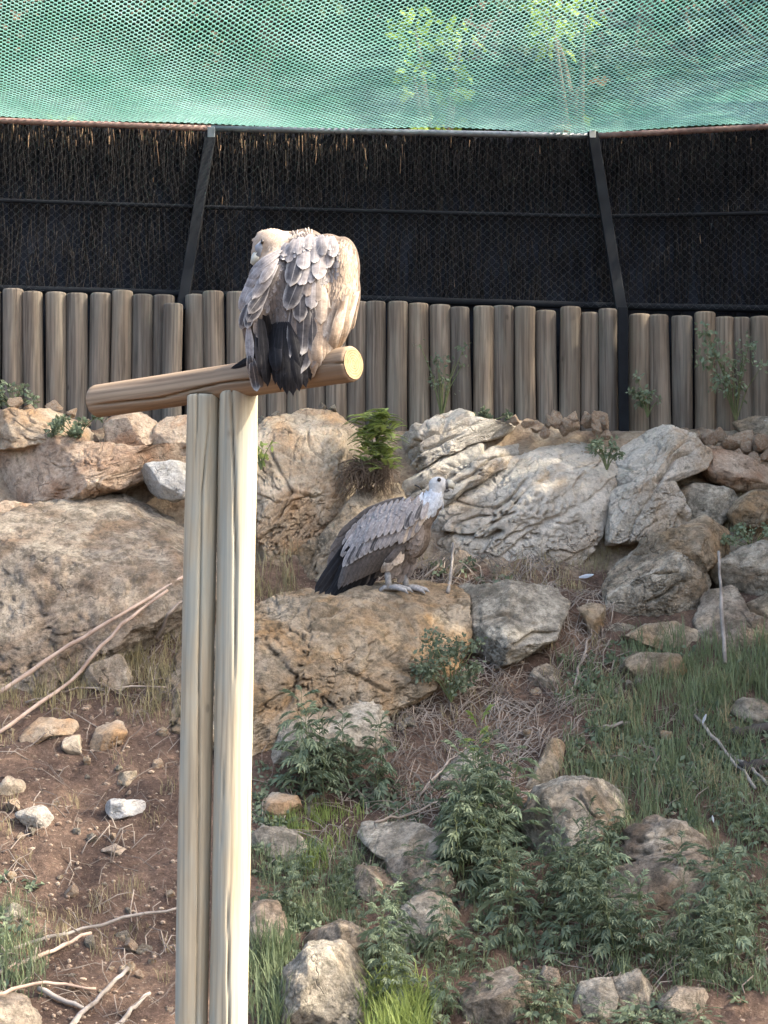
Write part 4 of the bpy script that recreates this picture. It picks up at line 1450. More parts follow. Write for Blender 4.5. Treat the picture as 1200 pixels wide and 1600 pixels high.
    def fill(self, name, poly, step, length, width, direction, mt, lift=(1, 4), jitter=0.25, shape='round', seed=1, spread=0.12):
        """Covers a picture region with small overlapping feathers joined into one part."""
        r = random.Random(seed)
        d = Vector(direction).normalized()
        side = Vector((-d.y, d.x))
        pa = np.array(poly, dtype=float)
        c = pa.mean(0)
        R_ = np.abs(pa - c).max() * 1.6
        J = Joined()
        V0, F0, UV0 = FA[shape]

        def inside(x, y):
            ok = False
            for i in range(len(pa)):
                x1, y1 = pa[i]
                x2, y2 = pa[i - 1]
                if (y1 > y) != (y2 > y) and x < (x2 - x1) * (y - y1) / (y2 - y1) + x1:
                    ok = not ok
            return ok
        nrow = int(2 * R_ / step)
        for i in range(nrow):
            for j in range(int(2 * R_ / (width * 0.62))):
                a = -R_ + i * step + r.uniform(-1, 1) * step * jitter
                b_ = -R_ + (j + (0.5 if i % 2 else 0)) * width * 0.62 + r.uniform(-1, 1) * width * jitter * 0.5
                p = Vector((c[0], c[1])) + d * a + side * b_
                if not inside(p.x, p.y):
                    continue
                dd = (d + side * r.uniform(-spread, spread)).normalized()
                L_ = length * r.uniform(0.85, 1.15)
                t_ = p + dd * L_
                k = 1.0 - i / nrow
                M4 = self.frame((p.x, p.y), (t_.x, t_.y), width * r.uniform(0.85, 1.15), lift[0], lift[1] * r.uniform(0.8, 1.2))
                A = np.array(M4)
                J.add(V0 @ A[:3, :3].T + A[:3, 3], F0, UV0)
        if J.n == 0:
            return None
        o = obj(name, J.mesh(name), FM[mt], self.root)
        tag(o, kind='stuff')
        return o

    def part(self, name, V, Fq, mat, parent=None):
        J = Joined()
        J.add(V, Fq)
        return obj(name, J.mesh(name), mat, parent or self.root)


# ---- vulture asleep on the beam, seen from behind -----------------------------------
vb = Bird('perched_vulture', 'griffon vulture perched on the beam with its back turned and head tucked left', 470, 575, 9.70)
vb.blob([(482, 468, 8, 66, 100, 62, 6), (478, 410, 18, 60, 52, 58),
         (512, 402, 4, 36, 40, 46, 0), (533, 425, 0, 30, 58, 48, 4), (525, 478, -6, 36, 72, 44, 14), (500, 535, -22, 24, 62, 22, 24),
         (425, 440, -2, 36, 58, 46, 22), (402, 490, -8, 24, 62, 36, 5), (402, 550, -22, 15, 48, 18, -8),
         (455, 560, -30, 26, 55, 14, 0),
         (476, 376, 16, 32, 24, 34), (423, 381, 4, 31, 27, 28, -20), (408, 394, 0, 17, 17, 19)],
        [[(480, 380, 20, 26), (455, 378, 18, 23), (430, 380, 8, 24)],
         [(448, 530, 18, 12), (446, 556, 24, 7)], [(492, 525, 18, 12), (492, 548, 24, 7)]], 3.0, M['head_down'], 5)
body_b = [c for c in vb.root.children if c.name.startswith('body')][0]

def z1(x, y):
    return (330 + x / 4.0, 320 + y / 4.0)

# soft undercoat everywhere, then the large feathers from the tail upward
vb.fill('back_down', [z1(*q) for q in [(430, 290), (540, 200), (730, 190), (810, 230), (800, 420), (700, 520), (520, 700), (470, 860), (360, 740), (330, 500)]], 6, 16, 9, (-0.1, 1), 'lilac', (0.3, 3), seed=3)
vb.fill('rump_feathers', [z1(*q) for q in [(400, 380), (480, 400), (500, 640), (480, 860), (390, 800), (350, 620)]], 8, 22, 12, (0.1, 1), 'brown', (1, 4), seed=4)
for tx, ty, w in [(405, 1150, 60), (440, 1190, 70), (480, 1215, 80), (520, 1222, 80), (560, 1195, 80), (600, 1170, 76), (630, 1120, 70)]:
    vb.feather(z1(470 + (tx - 500) * 0.35, 760), z1(tx, ty), w / 4, 'black', 'long', 1, 14)
vb.feather(z1(300, 760), z1(335, 1120), 17, 'black', 'long', 2, 12)
vb.feather(z1(320, 740), z1(360, 1160), 17, 'black', 'long', 4, 15)
vb.feather(z1(350, 720), z1(385, 1080), 18, 'black', 'long', 3, 14)
vb.feather(z1(390, 760), z1(420, 1080), 22, 'black', 'long', 2, 10)
vb.feather(z1(450, 780), z1(460, 1100), 24, 'black', 'long', 3, 12)
vb.feather(z1(290, 960), z1(120, 1030), 12, 'black', 'point', 0, -8, label='dark feather tip lying along the beam')
# left wing
for bx, by, tx, ty, w, mt, l0, l1 in [
        (262, 980, 292, 1185, 72, 'slate', 2, 8), (245, 950, 262, 1110, 52, 'slate', 3, 9), (300, 900, 322, 1165, 46, 'dusk', 2, 10),
        (240, 780, 255, 1022, 58, 'lilac', 4, 9), (285, 740, 310, 860, 56, 'brown', 4, 9),
        (235, 640, 192, 800, 66, 'slate', 4, 9), (250, 660, 235, 800, 66, 'slate', 5, 10), (330, 600, 232, 762, 88, 'slate', 5, 11),
        (360, 540, 240, 712, 84, 'slate', 6, 12), (270, 470, 180, 682, 70, 'lilac', 5, 10), (300, 540, 225, 650, 60, 'lilac', 6, 11),
        (415, 400, 262, 622, 80, 'lilac', 7, 13), (420, 360, 310, 528, 62, 'lilac', 8, 14), (330, 420, 205, 560, 60, 'lilac', 6, 11),
        (400, 345, 215, 520, 58, 'lilac', 7, 12), (440, 300, 230, 462, 58, 'lilac', 8, 13), (430, 330, 260, 440, 50, 'lilac', 9, 14),
        (430, 400, 345, 600, 46, 'dusk', 4, 6), (380, 500, 300, 700, 40, 'dusk', 4, 7)]:
    vb.feather(z1(bx, by), z1(tx, ty), w / 4, mt, 'round', l0, l1)
# right wing: long folded flight feathers, then tertials and scapulars
for k in range(11):
    f = k / 10
    bx, by = 915 - 225 * f, 560 + 150 * f + 15 * math.sin(k * 2)
    tx, ty = 815 - 165 * f ** 0.9, 895 + 185 * f
    vb.feather(z1(bx, by), z1(tx, ty), 12 + 5 * f, 'buff' if k % 3 else 'pale', 'long', 2 + f, 4 + 4 * f)
for bx, by, tx, ty, w, mt, l0, l1 in [
        (650, 820, 615, 1118, 104, 'buff', 5, 10), (610, 770, 568, 1085, 112, 'slate', 6, 12), (640, 800, 632, 1050, 84, 'brown', 7, 12),
        (510, 740, 500, 990, 50, 'slate', 5, 10), (535, 700, 522, 940, 46, 'brown', 6, 11), (590, 680, 572, 976, 108, 'slate', 8, 14),
        (640, 720, 640, 960, 70, 'slate', 7, 12), (700, 590, 690, 778, 84, 'pale', 7, 11), (720, 640, 715, 860, 70, 'pale', 5, 9),
        (565, 580, 562, 768, 94, 'slate', 9, 14), (640, 550, 632, 688, 82, 'lilac', 10, 14), (670, 540, 668, 640, 60, 'brown', 9, 12),
        (560, 490, 478, 694, 110, 'slate', 10, 16), (620, 500, 600, 610, 66, 'brown', 10, 14),
        (600, 420, 560, 540, 84, 'lilac', 11, 16), (640, 440, 625, 526, 54, 'lilac', 11, 15), (545, 350, 500, 548, 100, 'slate', 12, 18),
        (695, 330, 672, 508, 92, 'lilac', 12, 17), (740, 300, 730, 430, 70, 'lilac', 11, 15),
        (590, 290, 580, 444, 96, 'lilac', 13, 19), (520, 260, 480, 390, 70, 'lilac', 12, 16), (650, 250, 650, 400, 80, 'lilac', 13, 18),
        (690, 230, 700, 350, 74, 'lilac', 13, 17), (470, 270, 455, 350, 56, 'lilac', 11, 14), (560, 240, 545, 340, 70, 'lilac', 13, 17),
        (620, 215, 610, 310, 66, 'lilac', 13, 17), (760, 240, 770, 360, 66, 'lilac', 11, 14)]:
    vb.feather(z1(bx + (bx - tx) * 0.25, by - (ty - by) * 0.25), z1(tx, ty), w / 4 * 1.12, mt, 'round', l0 * 0.7, l1 * 0.75)
vb.fill('wing_coverts', [z1(*q) for q in [(790, 225), (850, 205), (900, 255), (925, 380), (922, 540), (890, 640), (720, 640), (690, 520), (740, 380)]], 5.5, 14, 6.5, (-0.12, 1), 'buff', (0.6, 2.0), seed=5)
vb.fill('lower_wing_coverts', [z1(*q) for q in [(720, 560), (925, 500), (915, 660), (840, 740), (700, 720)]], 10, 34, 9, (-0.25, 1), 'buff', (2, 4), seed=6)
vb.fill('shoulder_feathers', [z1(*q) for q in [(450, 270), (560, 200), (720, 200), (800, 230), (780, 300), (600, 280), (460, 330)]], 6, 17, 9, (-0.15, 1), 'lilac', (9, 12), seed=7)
# ruff and dark nape patch
vb.fill('ruff', [z1(*q) for q in [(460, 205), (520, 172), (600, 160), (640, 170), (620, 205), (520, 220)]], 3, 10, 3.0, (0.1, -1), 'pale', (1, 3), shape='wisp', seed=8, spread=0.7)
vb.fill('nape_feathers', [z1(*q) for q in [(540, 180), (620, 165), (700, 180), (690, 205), (600, 195), (540, 205)]], 4, 13, 7, (0.45, 1), 'brown', (6, 9), seed=9)
vb.fill('head_down_feathers', [(394, 372), (405, 356), (425, 353), (445, 358), (452, 372), (440, 388), (422, 392), (418, 376), (405, 368)], 3, 7, 2.6, (-0.5, 0.8), 'pale', (0.2, 0.8), shape='wisp', seed=21, spread=0.4)
# face: bare skin line, eye, beak
J = Joined()
V, Fq = tube_arrays([vb.L(411, 379, -17), vb.L(406, 387, -14), vb.L(404, 397, -10), vb.L(408, 404, -8)], [5 * vb.s, 8.5 * vb.s, 10 * vb.s, 6 * vb.s], 10)
vb.part('face_skin', V, Fq, M['face'])
S, Fi = ico(3)
vb.part('eye', S * 3.6 * vb.s * np.array([0.7, 0.7, 1.2]) + np.array(vb.L(410, 379, -22.5)), Fi.tolist(), M['eye'])
V, Fq = tube_arrays([vb.L(403, 398, -9), vb.L(399, 404, -11), vb.L(396, 411, -12), vb.L(398, 418, -11)], [9 * vb.s, 8 * vb.s, 5.5 * vb.s, 1 * vb.s], 12)
vb.part('beak', V, Fq, M['beak'])
# feet gripping the beam
for cx in (446, 492):
    foot = [(cx, 556, 6), (cx - 8, 551, -8), (cx - 10, 560, -30)]
    J = Joined()
    for dxx in (-11, 0, 11):
        yb = 553 - (cx - 446) * 0.14
        V, Fq = tube_arrays([vb.L(cx, yb, 24), vb.L(cx + dxx * 0.7, yb - 3, 8), vb.L(cx + dxx, yb + 6, -6), vb.L(cx + dxx, yb + 16, -11)], [5 * vb.s, 4.5 * vb.s, 4 * vb.s, 1.2 * vb.s], 7)
        J.add(V, Fq)
    V, Fq = tube_arrays([vb.L(cx, yb, 24), vb.L(cx, yb - 2, 38), vb.L(cx, yb + 10, 50)], [5 * vb.s, 4.5 * vb.s, 1.2 * vb.s], 7)
    J.add(V, Fq)
    obj('foot', J.mesh('foot'), M['scaly'], vb.root)

# ---- vulture standing on the ledge, side view ---------------------------------------
GD = 15.55
vg = Bird('standing_vulture', 'griffon vulture standing in profile on the rock ledge, facing right', 612, 922, GD)


def z2(x, y):
    return (460 + x / 4.0, 710 + y / 4.0)


vg.blob([(604, 838, 0, 84, 38, 36, -38), (640, 812, 0, 38, 34, 34, -30), (648, 842, 0, 24, 34, 26, 20), (575, 868, 0, 56, 26, 24, -45),
         (612, 873, -12, 15, 24, 13, 18), (622, 872, 12, 13, 22, 13, 10),
         (668, 798, 0, 18, 26, 20, 25), (678, 784, 0, 16, 17, 16), (685, 757, 0, 15.5, 13, 12.5), (692, 759, 0, 8, 8.5, 8),
         (545, 905, 0, 26, 15, 12, -50)],
        [[(670, 795, 0, 17), (681, 772, 0, 12.5), (684, 760, 0, 12)],
         [(610, 885, -12, 7), (607, 902, -13, 4.2), (606, 917, -14, 4.0)], [(628, 882, 12, 8), (632, 900, 13, 4.5), (634, 916, 12, 4.0)]], 2.2, M['head_white'], 4)
# under layers first: far wing edge and tail
for bx, by, tx, ty, w, mt in [(500, 330, 260, 520, 60, 'dusk'), (440, 380, 215, 610, 66, 'dusk'), (380, 430, 200, 700, 66, 'dusk'), (560, 300, 380, 400, 50, 'dusk'), (680, 270, 480, 335, 44, 'dusk')]:
    vg.feather(z2(bx, by), z2(tx, ty), w / 4, mt, 'round', -6, -4)
for bx, by, tx, ty, w in [(330, 560, 122, 872, 60), (350, 590, 150, 880, 60), (370, 620, 185, 888, 62), (400, 640, 225, 905, 62), (430, 660, 262, 918, 62), (450, 680, 300, 930, 64), (470, 700, 340, 938, 66), (500, 720, 385, 910, 60), (520, 720, 430, 860, 56)]:
    vg.feather(z2(bx, by), z2(tx, ty), w / 4, 'black', 'long', 0, 3)
vg.fill('belly_feathers', [z2(*q) for q in [(800, 420), (830, 470), (800, 580), (740, 690), (680, 740), (620, 700), (600, 620), (680, 560)]], 7, 20, 11, (-0.45, 1), 'brown', (1, 4), seed=12)
vg.fill('flank_feathers', [z2(*q) for q in [(640, 560), (700, 560), (640, 660), (520, 740), (460, 780), (470, 700)]], 8, 24, 10, (-0.6, 1), 'dusk', (1, 4), seed=13)
for k in range(11):
    f = k / 10
    bx, by = 360 + 330 * f, 600 - 10 * f - 40 * f * f
    tx, ty = 275 + 270 * f, 850 - 130 * f
    vg.feather(z2(bx, by), z2(tx, ty), 11, 'dusk', 'long', 3, 6)
for bx, by, tx, ty, w in [(660, 610, 620, 700, 56), (640, 640, 575, 738, 40), (620, 640, 540, 744, 46), (650, 600, 560, 700, 50), (680, 620, 645, 690, 44)]:
    vg.feather(z2(bx, by), z2(tx, ty), w / 4, 'pale', 'round', 5, 8)
# pale greater coverts in two scalloped tiers
tier = [(288, 655), (300, 712), (322, 708), (350, 692), (378, 672), (404, 660), (436, 640), (468, 628), (500, 612), (532, 604), (562, 596), (596, 586), (626, 560)]
for k, (tx, ty) in enumerate(tier):
    vg.feather(z2(tx + 75 - k, ty - 150 + k * 2), z2(tx, ty), 8.8, 'slate' if k in (2, 4, 7) else 'lilac', 'round', 4, 8)
tier2 = [(650, 572), (676, 566), (700, 548), (724, 530), (752, 502), (775, 460)]
for k, (tx, ty) in enumerate(tier2):
    vg.feather(z2(tx + 55, ty - 120), z2(tx, ty), 8.5, 'pale' if k % 2 else 'lilac', 'round', 5, 9)
tier3 = [(440, 560), (480, 545), (520, 530), (560, 520), (600, 512), (640, 500), (690, 480), (720, 462), (750, 430), (790, 420)]
for k, (tx, ty) in enumerate(tier3):
    vg.feather(z2(tx + 45, ty - 115), z2(tx, ty), 10, 'slate' if k in (6, 8) else 'lilac', 'round', 7, 11)
vg.fill('wing_coverts', [z2(*q) for q in [(500, 320), (640, 275), (770, 245), (815, 300), (820, 380), (760, 400), (640, 440), (520, 480), (430, 520), (350, 560), (330, 500), (400, 400)]], 6, 16, 8, (-0.42, 1), 'lilac', (5, 7.5), seed=14)
vg.fill('ruff', [z2(*q) for q in [(785, 240), (840, 215), (930, 235), (935, 290), (880, 360), (840, 370), (815, 300)]], 4, 12, 4.5, (-0.25, 1), 'white', (1.5, 4), shape='wisp', seed=15, spread=0.5)
V, Fq = tube_arrays([vg.L(648, 757, 6), vg.L(655, 760, 6), vg.L(660, 766, 5)], [1.2 * vg.s, 1.6 * vg.s, 0.6 * vg.s], 6)
vg.part('nape_plume', V, Fq, M['claw'])
# eye, brow, beak
S, Fi = ico(3)
vg.part('eye', S * 3.2 * vg.s + np.array(vg.L(686, 750, -11.5)), Fi.tolist(), M['eye'])
V, Fq = tube_arrays([vg.L(694, 757, 0), vg.L(700, 756, 0)], [8.8 * vg.s, 8.0 * vg.s], 12)
vg.part('cere', V, Fq, M['beak_dark'])
V, Fq = tube_arrays([vg.L(699, 756, 0), vg.L(703, 756, 0), vg.L(707, 759, 0), vg.L(709, 765, 0), vg.L(707, 770, 0)], [7.6 * vg.s, 7.0 * vg.s, 5.2 * vg.s, 3.2 * vg.s, 0.5 * vg.s], 12)
vg.part('beak', V, Fq, M['beak'])
V, Fq = tube_arrays([vg.L(692, 765, 0), vg.L(698, 766, 0), vg.L(703, 766, 0)], [4.5 * vg.s, 3.4 * vg.s, 1 * vg.s], 8)
vg.part('lower_beak', V, Fq, M['beak_dark'])
for ax, d in ((607, -14), (634, 12)):
    J = Joined()
    V, Fq = tube_arrays([vg.L(ax, 884, d), vg.L(ax - 1, 902, d), vg.L(ax + 1, 920, d)], [6.5 * vg.s, 5.0 * vg.s, 5.2 * vg.s], 9)
    J.add(V, Fq)
    for (ex, ey, ed) in ((30, 2, -14), (38, 0, 2), (26, -1, 12), (-14, 1, 2)):
        V, Fq = tube_arrays([vg.L(ax, 918, d), vg.L(ax + ex * 0.45, 917 + ey, d + ed * 0.5), vg.L(ax + ex * 0.85, 921 + ey, d + ed), vg.L(ax + ex, 926 + ey, d + ed * 1.1)], [4.5 * vg.s, 4.0 * vg.s, 3.3 * vg.s, 1.0 * vg.s], 7)
        J.add(V, Fq)
    obj('leg', J.mesh('leg'), M['scaly'], vg.root)

# body colour under the feathers: everything but head and neck is brown feathering
M['under_brown'] = plain_mat('brown body feathering', (0.09, 0.07, 0.055), (0.17, 0.135, 0.11), 45, 0.95, 0, 0.1)
for bird, test in ((vb, lambda q: q.x / vb.s + vb.ox > 452 or vb.oy - q.z / vb.s > 415), (vg, lambda q: (vg.oy - q.z / vg.s) > 800 + (q.x / vg.s + vg.ox - 680) * -0.9 or q.x / vg.s + vg.ox < 656)):
    bo = [c for c in bird.root.children if c.name.startswith('body')][0]
    bo.data.materials.append(M['under_brown'])
    for p in bo.data.polygons:
        if test(p.center):
            p.material_index = 1

# ------------------------------------------------------------------ plants
bpy.context.view_layer.update()
_dg = bpy.context.evaluated_depsgraph_get()


def surface_hit(px, py):
    """Distance to the first rock or ground behind the perch in this direction."""
    a, b_ = P(px, py, 11.0), P(px, py, 20.0)
    ok, loc, *_ = scene.ray_cast(_dg, a, (b_ - a).normalized())
    return loc.y if ok else 17.3


M['weed'] = plain_mat('blue green weed leaf', (0.115, 0.152, 0.095), (0.19, 0.232, 0.145), 3.0, 0.6, 0.3, 0.3, 0.25)
M['weed_young'] = plain_mat('yellow green young leaf', (0.16, 0.22, 0.06), (0.30, 0.36, 0.12), 3.0, 0.6, 0.4, 0.3, 0.15)
M['grass'] = plain_mat('grass blade', (0.125, 0.165, 0.088), (0.21, 0.25, 0.135), 1.5, 0.6, 0.35)
M['grass_dry'] = plain_mat('dry grass blade', (0.22, 0.19, 0.10), (0.36, 0.31, 0.18), 2.0, 0.8, 0.25)
M['stem'] = plain_mat('green stem', (0.08, 0.11, 0.045), (0.15, 0.16, 0.075), 6.0, 0.7)
M['dry'] = plain_mat('dry grey twig', (0.14, 0.11, 0.088), (0.33, 0.28, 0.23), 3.0, 0.9)
M['cane'] = plain_mat('bleached cane', (0.25, 0.18, 0.14), (0.40, 0.31, 0.25), 7.0, 0.8)
M['grey_stick'] = plain_mat('grey dead wood', (0.16, 0.14, 0.12), (0.30, 0.27, 0.24), 9.0, 0.9)
M['dark_wood'] = plain_mat('dark rotten wood', (0.025, 0.022, 0.02), (0.07, 0.06, 0.052), 9.0, 0.9)
M['fern'] = plain_mat('fresh green frond', (0.20, 0.26, 0.07), (0.34, 0.41, 0.13), 5.0, 0.55, 0.4)
M['roots'] = plain_mat('brown hanging roots', (0.085, 0.060, 0.042), (0.19, 0.14, 0.10), 8.0, 0.95)
M['dead_leaf'] = plain_mat('curled brown leaf', (0.30, 0.15, 0.07), (0.48, 0.28, 0.14), 20.0, 0.8, 0.35)


def lobed_leaf(L, r, lobes=3):
    """Deeply cut leaf along +Y, drooping; a list of small diamond lobes."""
    V, Fq = [], []

    def dia(o, d, l, w, nz):
        s = np.array([-d[1], d[0], 0.0])
        o, d = np.array(o), np.array(d)
        k = len(V)
        V.extend([o, o + d * l * 0.45 + s * w + [0, 0, nz], o + d * l + [0, 0, -abs(nz) * 2 - l * 0.15], o + d * l * 0.45 - s * w + [0, 0, nz]])
        Fq.extend([(k, k + 1, k + 2), (k, k + 2, k + 3)])
    dia((0, 0.35 * L, 0), (0, 1, 0), 0.65 * L, 0.10 * L, 0.02 * L)
    dia((0, 0, 0), (0, 1, 0), 0.5 * L, 0.035 * L, 0.0)
    for k in range(lobes):
        y = L * (0.28 + 0.2 * k)
        for sd in (-1, 1):
            a = math.radians(r.uniform(38, 55))
            dia((0, y, 0), (sd * math.sin(a), math.cos(a), 0), L * (0.42 - 0.06 * k), 0.065 * L, 0.012 * L)
    V = np.array(V)
    V[:, 2] -= 0.35 * (np.linalg.norm(V[:, :2], axis=1) / L) ** 2 * L
    return V, Fq


def weed_mesh(seed, young=0.0, leaf=0.148, n=23, bushy=1.0):
    """Unit-height upright weed: one main stem, side shoots and drooping cut leaves."""
    r = random.Random(seed)
    J, stems = Joined(), Joined()
    mats = []
    pts = [(0.03 * math.sin(k * 1.3 + seed), 0.03 * math.cos(k * 1.1 + seed), k / 6) for k in range(7)]
    J.add(*tube_arrays(pts, [0.010, 0.009, 0.008, 0.007, 0.006, 0.005, 0.003], 4, False))
    mats += [1] * (6 * 4)
    for k in range(n):
        f = (k + 0.5) / n
        z = 0.12 + 0.88 * f
        az = k * 2.4 + r.uniform(-.4, .4)
        L = leaf * 2.6 * (1.25 - 0.55 * f) * r.uniform(0.75, 1.2)
        out = bushy * r.uniform(0.0, 0.16) * (1 - 0.6 * f)
        V, Fq = lobed_leaf(L, r)
        tilt = math.radians(r.uniform(-5, 35) + 35 * max(0, f - 0.8) * 5)
        Rm = np.array(Matrix.Rotation(az, 3, 'Z') @ Matrix.Rotation(tilt, 3, 'X') @ Matrix.Rotation(r.uniform(-.4, .4), 3, 'Y'))
        base = np.array([-math.sin(az) * out, math.cos(az) * out, z])
        J.add(V @ Rm.T + base, Fq)
        mats += [2 if (f > 1 - young) else 0] * len(Fq)
        if out > 0.05:
            J.add(*tube_arrays([(0, 0, z - 0.08), tuple(base)], [0.004, 0.003], 3, False))
            mats += [1] * 3
    me = J.mesh('weed', False)
    for mm in ('weed', 'stem', 'weed_young'):
        me.materials.append(M[mm])
    me.polygons.foreach_set('material_index', np.array(mats, dtype=np.int32))
    return me


weed_meshes = [weed_mesh(s) for s in range(6)]
weed_tipped = [weed_mesh(20 + s, young=0.3) for s in range(2)]
weed_low = [weed_mesh(30 + s, leaf=0.16, n=22, bushy=2.6) for s in range(3)]


def plant(me, px, py, hpx, label, group, cat='weed', name='weed', wide=1.0, D=None):
    Dg = D if D is not None else ground_hit(px, py)
    o = obj(name, me)
    o.location = P(px, py, Dg)
    h = hpx * Dg / F
    o.scale = (h * wide, h * wide, h)
    o.rotation_euler = (rnd.uniform(-.15, .15), rnd.uniform(-.15, .15), rnd.uniform(0, 6.28))
    tag(o, label, cat, group)
    return o


patches = [
    (470, 605, 1215, 1275, 110, 150, 16, 'leafy weed in front of the pointed grey boulder', 'weeds at the pointed boulder'),
    (690, 810, 1290, 1420, 110, 170, 26, 'tall leafy weed in the stand left of the domed grey boulder', 'weeds left of the domed boulder'),
    (790, 950, 1370, 1500, 95, 150, 30, 'leafy weed growing in front of the domed grey boulder', 'weeds in front of the domed boulder'),
    (960, 1210, 1430, 1540, 95, 150, 34, 'leafy weed in front of the pale half-buried boulder at lower right', 'weeds at lower right'),
    (580, 760, 1470, 1610, 70, 120, 26, 'low leafy weed at the bottom right of the white-mottled boulder', 'weeds at the bottom centre'),
    (400, 580, 1380, 1480, 50, 90, 16, 'short weed in the grass right of the perch posts', 'weeds right of the posts'),
    (620, 720, 1380, 1460, 60, 90, 7, 'short weed among the cracked stones', 'weeds among the cracked stones'),
]
for x0, x1, y0, y1, h0, h1, n, lab, grp in patches:
    n = int(n * 0.6)
    for k, wx in enumerate(sorted(rnd.uniform(x0, x1) for _ in range(n))):
        plant(rnd.choice(weed_meshes), wx, rnd.uniform(y0, y1), rnd.uniform(h0, h1), ORD[k] + ' from the left: ' + lab, grp, wide=rnd.uniform(0.5, 0.8))
plant(weed_tipped[0], 752, 1300, 172, 'tall weed with a bright yellow-green tip under the dry twigs', None, wide=0.5)
plant(weed_tipped[1], 742, 1365, 100, 'weed with pale yellowish top leaves, middle of the stand', None, wide=0.6)
for k, (px, py, h) in enumerate([(815, 1580, 60), (835, 1600, 75), (860, 1595, 60), (880, 1500, 60), (1085, 1530, 50)]):
    plant(rnd.choice(weed_low), px, py, h, ORD[k] + ' from the left of the broad-leaved plants at the bottom right', 'broad-leaved plants at the bottom', wide=1.1)
for k, (px, py, h) in enumerate([(940, 1606, 42), (985, 1612, 50), (1040, 1608, 42), (1100, 1612, 40)]):
    plant(rnd.choice(weed_low), px, py, h, ORD[k] + ' from the left: low plant sprouting at the bottom edge below the squared stones', 'low plants at the bottom edge', wide=1.3)
for k, (px, py, h) in enumerate([(1120, 1290, 60), (1150, 1300, 80), (1180, 1330, 90)]):
    plant(rnd.choice(weed_meshes), px, py, h, ORD[k] + ' from the left: dim weed in the grass at the right edge', 'weeds at the right edge', wide=0.6)


def bush(name, label, px, py, D, wpx, hpx, mat, leaves, lsize, seed, cat='shrub', clumps=9, dy=0.5):
    """Small twiggy bush: branching stems and a cloud of little leaves. (px, py) is its foot."""
    r = random.Random(seed)
    root = empty(name, P(px, py, D))
    tag(root, label, cat)
    s = D / F
    J = Joined()
    cents = []
    for k in range(clumps):
        c = (r.uniform(-.5, .5) * wpx * s, r.uniform(-.5, .3) * wpx * s * dy, r.uniform(0.25, 0.9) * hpx * s)
        cents.append((*c, r.uniform(0.12, 0.24) * min(wpx, hpx) * s))
        J.add(*tube_arrays([(0, 0, -0.02), (c[0] * 0.4, c[1] * 0.4, c[2] * 0.55), c], [0.006, 0.004, 0.002], 4, False))
    obj('stems', J.mesh('stems'), M['stem'], root)
    tag(obj('leaves', leaf_cloud('leaves', cents, leaves, lsize, seed, 0.9, 0.2), mat, root), kind='stuff')
    return root


bush('shrub', 'small-leaved green bush at the foot of the rock ledge', 705, 1092, surface_hit(705, 1085) - 0.10, 95, 105, M['weed'], 900, 0.034, 5, clumps=14)
bush('shrub', 'dark tuft in the gap between the two grey slabs', 948, 730, 16.62, 40, 52, M['weed'], 260, 0.035, 6)
bush('shrub', 'grey-green tuft on the left ledge under the perch beam', 118, 690, 16.7, 80, 50, M['weed'], 420, 0.04, 7)
bush('shrub', 'green sprig against the logs just right of the dark post', 1012, 648, 17.32, 42, 66, M['weed'], 170, 0.04, 8)
bush('shrub', 'tall leafy branch against the logs at the far right', 1150, 655, 17.3, 100, 165, M['weed'], 420, 0.045, 9, clumps=14)
bush('shrub', 'thin creeper on the logs right of the perched vulture', 690, 650, 17.38, 70, 130, M['weed'], 150, 0.035, 10, clumps=10)
bush('shrub', 'low green growth at the foot of the logs above the slabs', 760, 664, 17.3, 70, 24, M['weed'], 240, 0.04, 11)
bush('shrub', 'dim green tuft at the foot of the logs at the far left', 20, 640, 17.2, 60, 50, M['weed'], 260, 0.045, 12)
bush('shrub', 'tuft on the rocks at the right edge above the lichened rock', 1175, 860, 16.15, 90, 45, M['weed'], 300, 0.035, 13)
bush('shrub', 'tiny sprig beside the right perch post', 408, 730, 16.35, 30, 40, M['fern'], 50, 0.05, 14)

# fern-like shrub growing from the cleft, with hanging dry roots
root = empty('fern_shrub', P(588, 735, 16.62))
tag(root, 'bright green feathery shrub growing from the cleft above the standing vulture', 'shrub')
s_ = 16.62 / F
Jf, Js = Joined(), Joined()
r = random.Random(4)
for k in range(190):
    f = r.random()
    stem0 = Vector((r.uniform(-22, 24) * s_, r.uniform(-.12, .05), r.uniform(0, 88) * s_))
    az = r.uniform(-math.pi, math.pi)
    L = r.uniform(20, 44) * s_
    rise = r.uniform(0.0, 1.1)
    d = Vector((math.cos(az), math.sin(az) * 0.8, rise)).normalized()
    pts = []
    for q in range(9):
        t_ = q / 8
        pts.append(stem0 + d * L * t_ + Vector((0, 0, -0.45 * L * t_ * t_)))
    Js.add(*tube_arrays([tuple(p) for p in pts], [0.0025] * 9, 3, False))
    side = d.cross(Vector((0, 0, 1))).normalized()
    for q in range(1, 9):
        for qq in (0, 0.5):
            t_ = (q - qq) / 8
            p = stem0 + d * L * t_ + Vector((0, 0, -0.45 * L * t_ * t_))
            for sd in (-1, 1):
                l = L * 0.24 * math.sin(math.pi * min(1, t_ * 0.8 + 0.2)) + 0.008
                e = (side * sd + d * 0.5 + Vector((0, 0, -0.25))).normalized()
                w = d * l * 0.13
                Jf.add([tuple(p), tuple(p + e * l * 0.5 + w), tuple(p + e * l), tuple(p + e * l * 0.5 - w)], [(0, 1, 2), (0, 2, 3)])
for k in range(7):
    Js.add(*tube_arrays([(r.uniform(-6, 6) * s_, 0, -20 * s_), (r.uniform(-8, 8) * s_, -0.01, 25 * s_), (r.uniform(-14, 14) * s_, 0, 85 * s_)], [0.007, 0.005, 0.002], 5, False))
obj('stems', Js.mesh('stems'), M['stem'], root)
tag(obj('leaves', Jf.mesh('leaves', False), M['fern'], root), kind='stuff')
